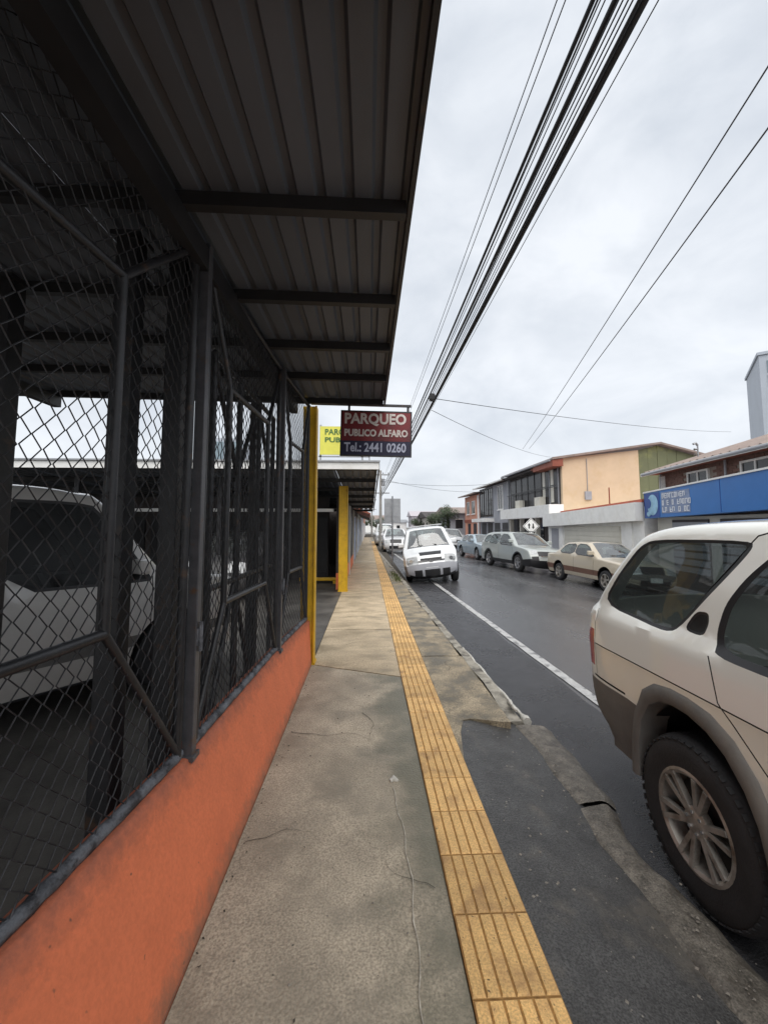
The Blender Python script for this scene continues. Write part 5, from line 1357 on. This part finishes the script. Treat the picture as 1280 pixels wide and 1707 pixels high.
b = MB(); b.prism([(-.6, -.05, 4.73), (3.6, -.05, 5.4), (7.6, -.05, 4.73), (7.6, -.05, 4.82), (3.6, -.05, 5.5), (-.6, -.05, 4.84)], (0, 0, 0), (0, 6.4, 0)); b.build('roof', M['tileroof'], sh_)
window(sh_, 0, 0, 1.5, 2.6, 2.9, 4.1, 'x', 0); window(sh_, 0, 0, 3.6, 4.6, 2.9, 4.1, 'x', 0)
box('band', M['redbrown'], sh_, -.06, 0, 0, 5.6, 2.0, 2.3); box('pilaster', M['white'], sh_, -.05, 0, .02, .5, 0, 4.6)
for i in range(2): box('door', M['darkwin'], sh_, -.03, 0, 1.0 + i * 2.2, 2.1 + i * 2.2, -.26, 1.9)

# --- far end of the street
def far_house(x0, x1, y0, d, h, wm, rm, label, ridge=1.2):
    o = empty('far_house', ((x0 + x1) / 2, y0, 0)); tag(o, label, 'house', 'houses at the far end of the street'); w_ = (x1 - x0) / 2
    box('wall', wm, o, -w_, w_, 0, d, -.6, h)
    MB().prism([(-w_ - .4, -.4, h), (-w_ - .4, d + .4, h), (-w_ - .4, d / 2, h + ridge)], (0, 0, 0), (2 * w_ + .8, 0, 0)).build('roof', rm, o)
    for i in range(max(2, int(w_))):
        x = -w_ + .6 + i * (2 * w_ - 1) / max(1, int(w_)); f = box('window', M['pane'], o, x, x + .8, -.04, 0, h - 1.7, h - .7); box('frame', M['white'], f, x - .05, x + .85, -.06, -.04, h - .7, h - .62)
    for i in range(3):
        y = .8 + i * d / 3.2; f = box('window', M['pane'], o, -w_ - .04, -w_, y, y + 1.1, h - 1.7, h - .7); box('sill', M['white'], f, -w_ - .1, -w_ - .04, y - .05, y + 1.15, h - 1.78, h - 1.7)
    box('door', M['darkwin'], o, -w_ - .03, -w_ - .001, d * .45, d * .45 + 1, 0, 2)
far_house(9.3, 15.5, 45.5, 9, 3.1, M['greyw'], M['tileroof'], 'low grey house past the salmon house behind a dark tree', .9)
far_house(8.5, 15, 57, 11, 2.9, M['cream'], M['darkwall'], 'low cream house in the distance on the right', 1.0)
far_house(10, 22, 92, 9, 4.0, M['lilac'], M['lilac'], 'pale lilac house closing the far right of the street', 1.3)
far_house(-1.5, 7.0, 118, 9, 3.6, M['white'], M['tileroof'], 'white house closing the end of the street', 1.4)
far_house(2.2, 9.5, 100, 8, 2.6, M['white'], M['galv'], 'low white shed with grey roof at the end of the street', .8)

def tree(x, y, h, rad, label, n=2600, seed=1):
    rnd = random.Random(seed); o = empty('tree', (x, y, 0)); tag(o, label, 'tree', 'trees at the far end of the street')
    t = MB(); th = h * .5; t.tube([(0, 0, -.5), (.05, .03, th * .5), (-.03, .05, th), (.02, 0, h * .75)], [.16, .12, .09, .04], 8)
    cl = []
    for k in range(9):
        a = rnd.uniform(0, 6.28); q = rnd.uniform(.35, .8) * rad; e = Vector((q * math.cos(a), q * math.sin(a), rnd.uniform(.5, .92) * h)); cl.append(e)
        t.tube([(0, 0, th * rnd.uniform(.6, 1.1)), tuple(e * .6 + Vector((0, 0, th * .3))), tuple(e)], [.06, .04, .015], 5)
    t.build('trunk', M['trunk'], o, smooth=60)
    c = MB()
    for k in range(n):
        p = rnd.choice(cl); r_ = rad * .42 * rnd.random() ** .4; u = Vector((rnd.gauss(0, 1), rnd.gauss(0, 1), rnd.gauss(0, .8))).normalized() * r_ + p
        s = rnd.uniform(.05, .11); a = Vector((rnd.gauss(0, 1), rnd.gauss(0, 1), rnd.gauss(0, .6))).normalized(); b_ = a.orthogonal().normalized()
        c.add([u - a * s, u - b_ * s * .5, u + a * s, u + b_ * s * .5], [(0, 1, 2, 3)])
    cr_ = c.build('crown', M['leaf'], o); cr_['kind'] = 'stuff'
tree(9.2, 46.2, 3.9, 1.7, 'dark leafy tree in front of the low grey house', seed=3)
tree(8.7, 52.5, 3.3, 1.4, 'small dark tree just beyond the leafy tree', seed=5)
tree(7.9, 64, 3.4, 1.6, 'rounded tree in the distance on the right kerb', seed=8)
tree(1.5, 78, 3.6, 1.5, 'small tree in the distance near the left kerb', seed=11)
tree(-1.6, 88, 4.0, 1.6, 'bushy tree at the far left end of the street', seed=13)

# --- glass tower far right
tw = empty('office_tower', (83.0, 80, 0)); tag(tw, 'tall pale office tower with blue glazing rising at the far right', 'tower')
tw.rotation_euler = (0, 0, R(-38))
box('wall', M['towerw'], tw, 0, 22, 0, 18, 0, 38)
for j in range(11):
    for i in range(6):
        f = box('window', M['teal'], tw, 1.2 + i * 3.2, 4.1 + i * 3.2, -.12, 0, 3 + j * 3.1, 5.6 + j * 3.1)
box('parapet', M['towerw'], tw, -.3, 22.3, -.3, 18.3, 38, 38.6)

# ================================================================== STREET FURNITURE
ds = empty('diamond_sign', (7.85, 19.2, 0)); tag(ds, 'white diamond road sign with black arrows in front of the gallery building', 'sign')
MB().tube([(0, .03, -.3), (0, .03, 1.95)], .03, 8).build('post', M['galv'], ds)
q = .41
MB().prism([(-q, 0, 1.62), (0, 0, 1.62 - q), (q, 0, 1.62), (0, 0, 1.62 + q)], (0, 0, 0), (0, -.008, 0)).build('plate', M['white'], ds)
q1, q0 = .375, .345
b = MB(); n4 = [(-1, 0), (0, -1), (1, 0), (0, 1)]
for (a_, c_) in n4: b.v.append((a_ * q1, -.0105, 1.62 + c_ * q1))
for (a_, c_) in n4: b.v.append((a_ * q0, -.0105, 1.62 + c_ * q0))
b.f = [(i, (i + 1) % 4, 4 + (i + 1) % 4, 4 + i) for i in range(4)]; b.build('border', M['black'], ds)
def arrow(x, up):
    s = 1 if up else -1
    b = MB(); P_ = [(x - .03, -.12 * s), (x + .03, -.12 * s), (x + .03, .03 * s), (x + .075, .03 * s), (x, .15 * s), (x - .075, .03 * s), (x - .03, .03 * s)]
    b.prism([(p[0], -.008, 1.62 + p[1]) for p in P_], (0, 0, 0), (0, -.003, 0)).build('arrow', M['black'], ds)
arrow(-.1, True); arrow(.1, False)
sb = empty('sign_back', (1.02, 17.2, 0)); tag(sb, 'grey back of a rectangular road sign on a thin post at the left kerb', 'sign')
MB().tube([(0, -.03, 0), (0, -.03, 2.9)], .035, 8).build('post', M['galv'], sb)
MB().box(-.35, .35, 0, .012, 1.78, 2.80).build('plate', M['galv'], sb, bevel=.004)
for z in (2.05, 2.5): MB().box(-.30, .30, -.015, -.001, z - .02, z + .02).build('bracket', M['galv'], sb)

def pole(x, y, h, label):
    o = empty('utility_pole', (x, y, 0)); tag(o, label, 'pole', 'utility poles on the left kerb')
    MB().tube([(0, 0, -.1), (0, 0, h)], [.15, .09], 12).build('shaft', M['polec'], o, smooth=50)
    for z in (h - .35, h - 1.9): MB().bar((-.75, .1, z), (.75, .1, z), .09, .1).build('crossarm', M['galv'], o)
    for k in range(4): MB().tube([(-.66 + .44 * k, .1, h - .30), (-.66 + .44 * k, .1, h - .15)], [.04, .03], 8).build('insulator', M['plast'], o)
    MB().tube([(.22, .05, h - 1.3), (.22, .05, h - .7)], .14, 10).build('transformer', M['galv'], o, smooth=50)
pole(1.0, 33.5, 6.3, 'utility pole carrying the cable bundle, half hidden past the canopy')
pole(.55, 66, 6.3, 'second utility pole in the distance on the left kerb')

def cable(pts, r, label, sag=0.0, grp='overhead cables along the street', n=28):
    a, c = Vector(pts[0]), Vector(pts[1]); P_ = []
    for i in range(n + 1):
        t = i / n; p = a.lerp(c, t); p.z -= sag * 4 * t * (1 - t); P_.append(p)
    o = MB().tube(P_, r, 6).build('cable', M['cable'], None, smooth=70); tag(o, label, 'cable', grp); return o
# bundle: (ratio x/height at the top of the picture, pole-side x, radius, label)
H0 = 1.6
def run(ratio, x, r, label, dx=-.2, dz=0.0, sag=.25):
    h = x / ratio; cable([(x + .07, -9, H0 + h + (.77 * sag - .026) / .74), (x + dx, 33.4, H0 + h + dz + .1)], r, label, sag)
run(.356, 1.30, .0045, 'thin wire leftmost of all the overhead cables', sag=.15)
run(.372, 1.32, .0045, 'thin wire second from the left of the overhead cables', sag=.15)
run(.424, 1.22, .0145, 'thick black cable on the left side of the overhead bundle')
run(.438, 1.24, .004, 'thin wire just right of the left thick cable')
run(.447, 1.25, .004, 'second thin wire right of the left thick cable')
run(.466, 1.22, .0155, 'thick black cable in the middle of the overhead bundle')
run(.481, 1.24, .0045, 'thin cable right of the middle thick cable')
run(.491, 1.25, .0045, 'second thin cable right of the middle thick cable')
run(.500, 1.27, .0045, 'third thin cable right of the middle thick cable')
run(.512, 1.24, .009, 'medium black cable against the thickest bundled cable')
run(.523, 1.27, .020, 'thickest black cable on the right side of the overhead bundle')
run(.433, 1.16, .006, 'sagging thin cable crossing the left side of the bundle', sag=.4)
run(.472, 1.30, .008, 'sagging cable just behind the middle thick cable', sag=.4)
run(.548, 1.36, .0035, 'faint thin wire rightmost of the street bundle', sag=.1)
cable([(5.6, 2.0, 9.3), (16.5, 42, 9.9)], .016, 'upper of two wires crossing the sky on the right', .2, 'pair of wires high on the right')
cable([(5.65, 2.0, 8.35), (16.8, 41, 9.75)], .016, 'lower of two wires crossing the sky on the right', .2, 'pair of wires high on the right')
cable([(1.22, 7.2, 3.95), (18, 19, 6.3)], .006, 'thin service wire running from the bundle to the right edge', .15, 'service drops to the right-hand houses')
cable([(1.22, 7.6, 3.85), (10.6, 21.6, 5.4)], .005, 'thin service wire running from the bundle to the tan building', .25, 'service drops to the right-hand houses')
cable([(1.0, 33.4, 5.6), (10.4, 38, 4.9)], .012, 'service wire crossing the street to the salmon house', .3, 'service drops to the right-hand houses')
cable([(1.0, 33.4, 5.4), (10.4, 31, 5.0)], .012, 'service wire crossing the street to the grey house', .3, 'service drops to the right-hand houses')
sp_ = MB().tube([(1.075, 6.6, 3.80), (1.08, 6.75, 3.80)], [.05, .05], 10).build('cable_splice', M['cable']); tag(sp_, 'small dark splice box clamped on the cable bundle', 'splice box')

# weeds along the kerb by the van
wd = MB(); rnd = random.Random(4)
for k in range(170):
    y = rnd.choice([rnd.gauss(13.4, .4), rnd.gauss(12.2, .3)]); x = kerb_x(y) - .13 - abs(rnd.gauss(0, .10)); hh = rnd.uniform(.03, .10); a = rnd.uniform(0, 6.28); w_ = rnd.uniform(.006, .014)
    dx, dy = math.cos(a), math.sin(a)
    wd.add([(x - dy * w_, y + dx * w_, 0), (x + dy * w_, y - dx * w_, 0), (x + dx * hh * .3 + dy * w_ * .7, y + dy * hh * .3 - dx * w_ * .7, hh * .7), (x + dx * hh * .7, y + dy * hh * .7, hh)], [(0, 1, 2, 3)])
tag(wd.build('weeds', M['weed']), 'tufts of weeds along the kerb beside the white van', 'weeds', kind='stuff')
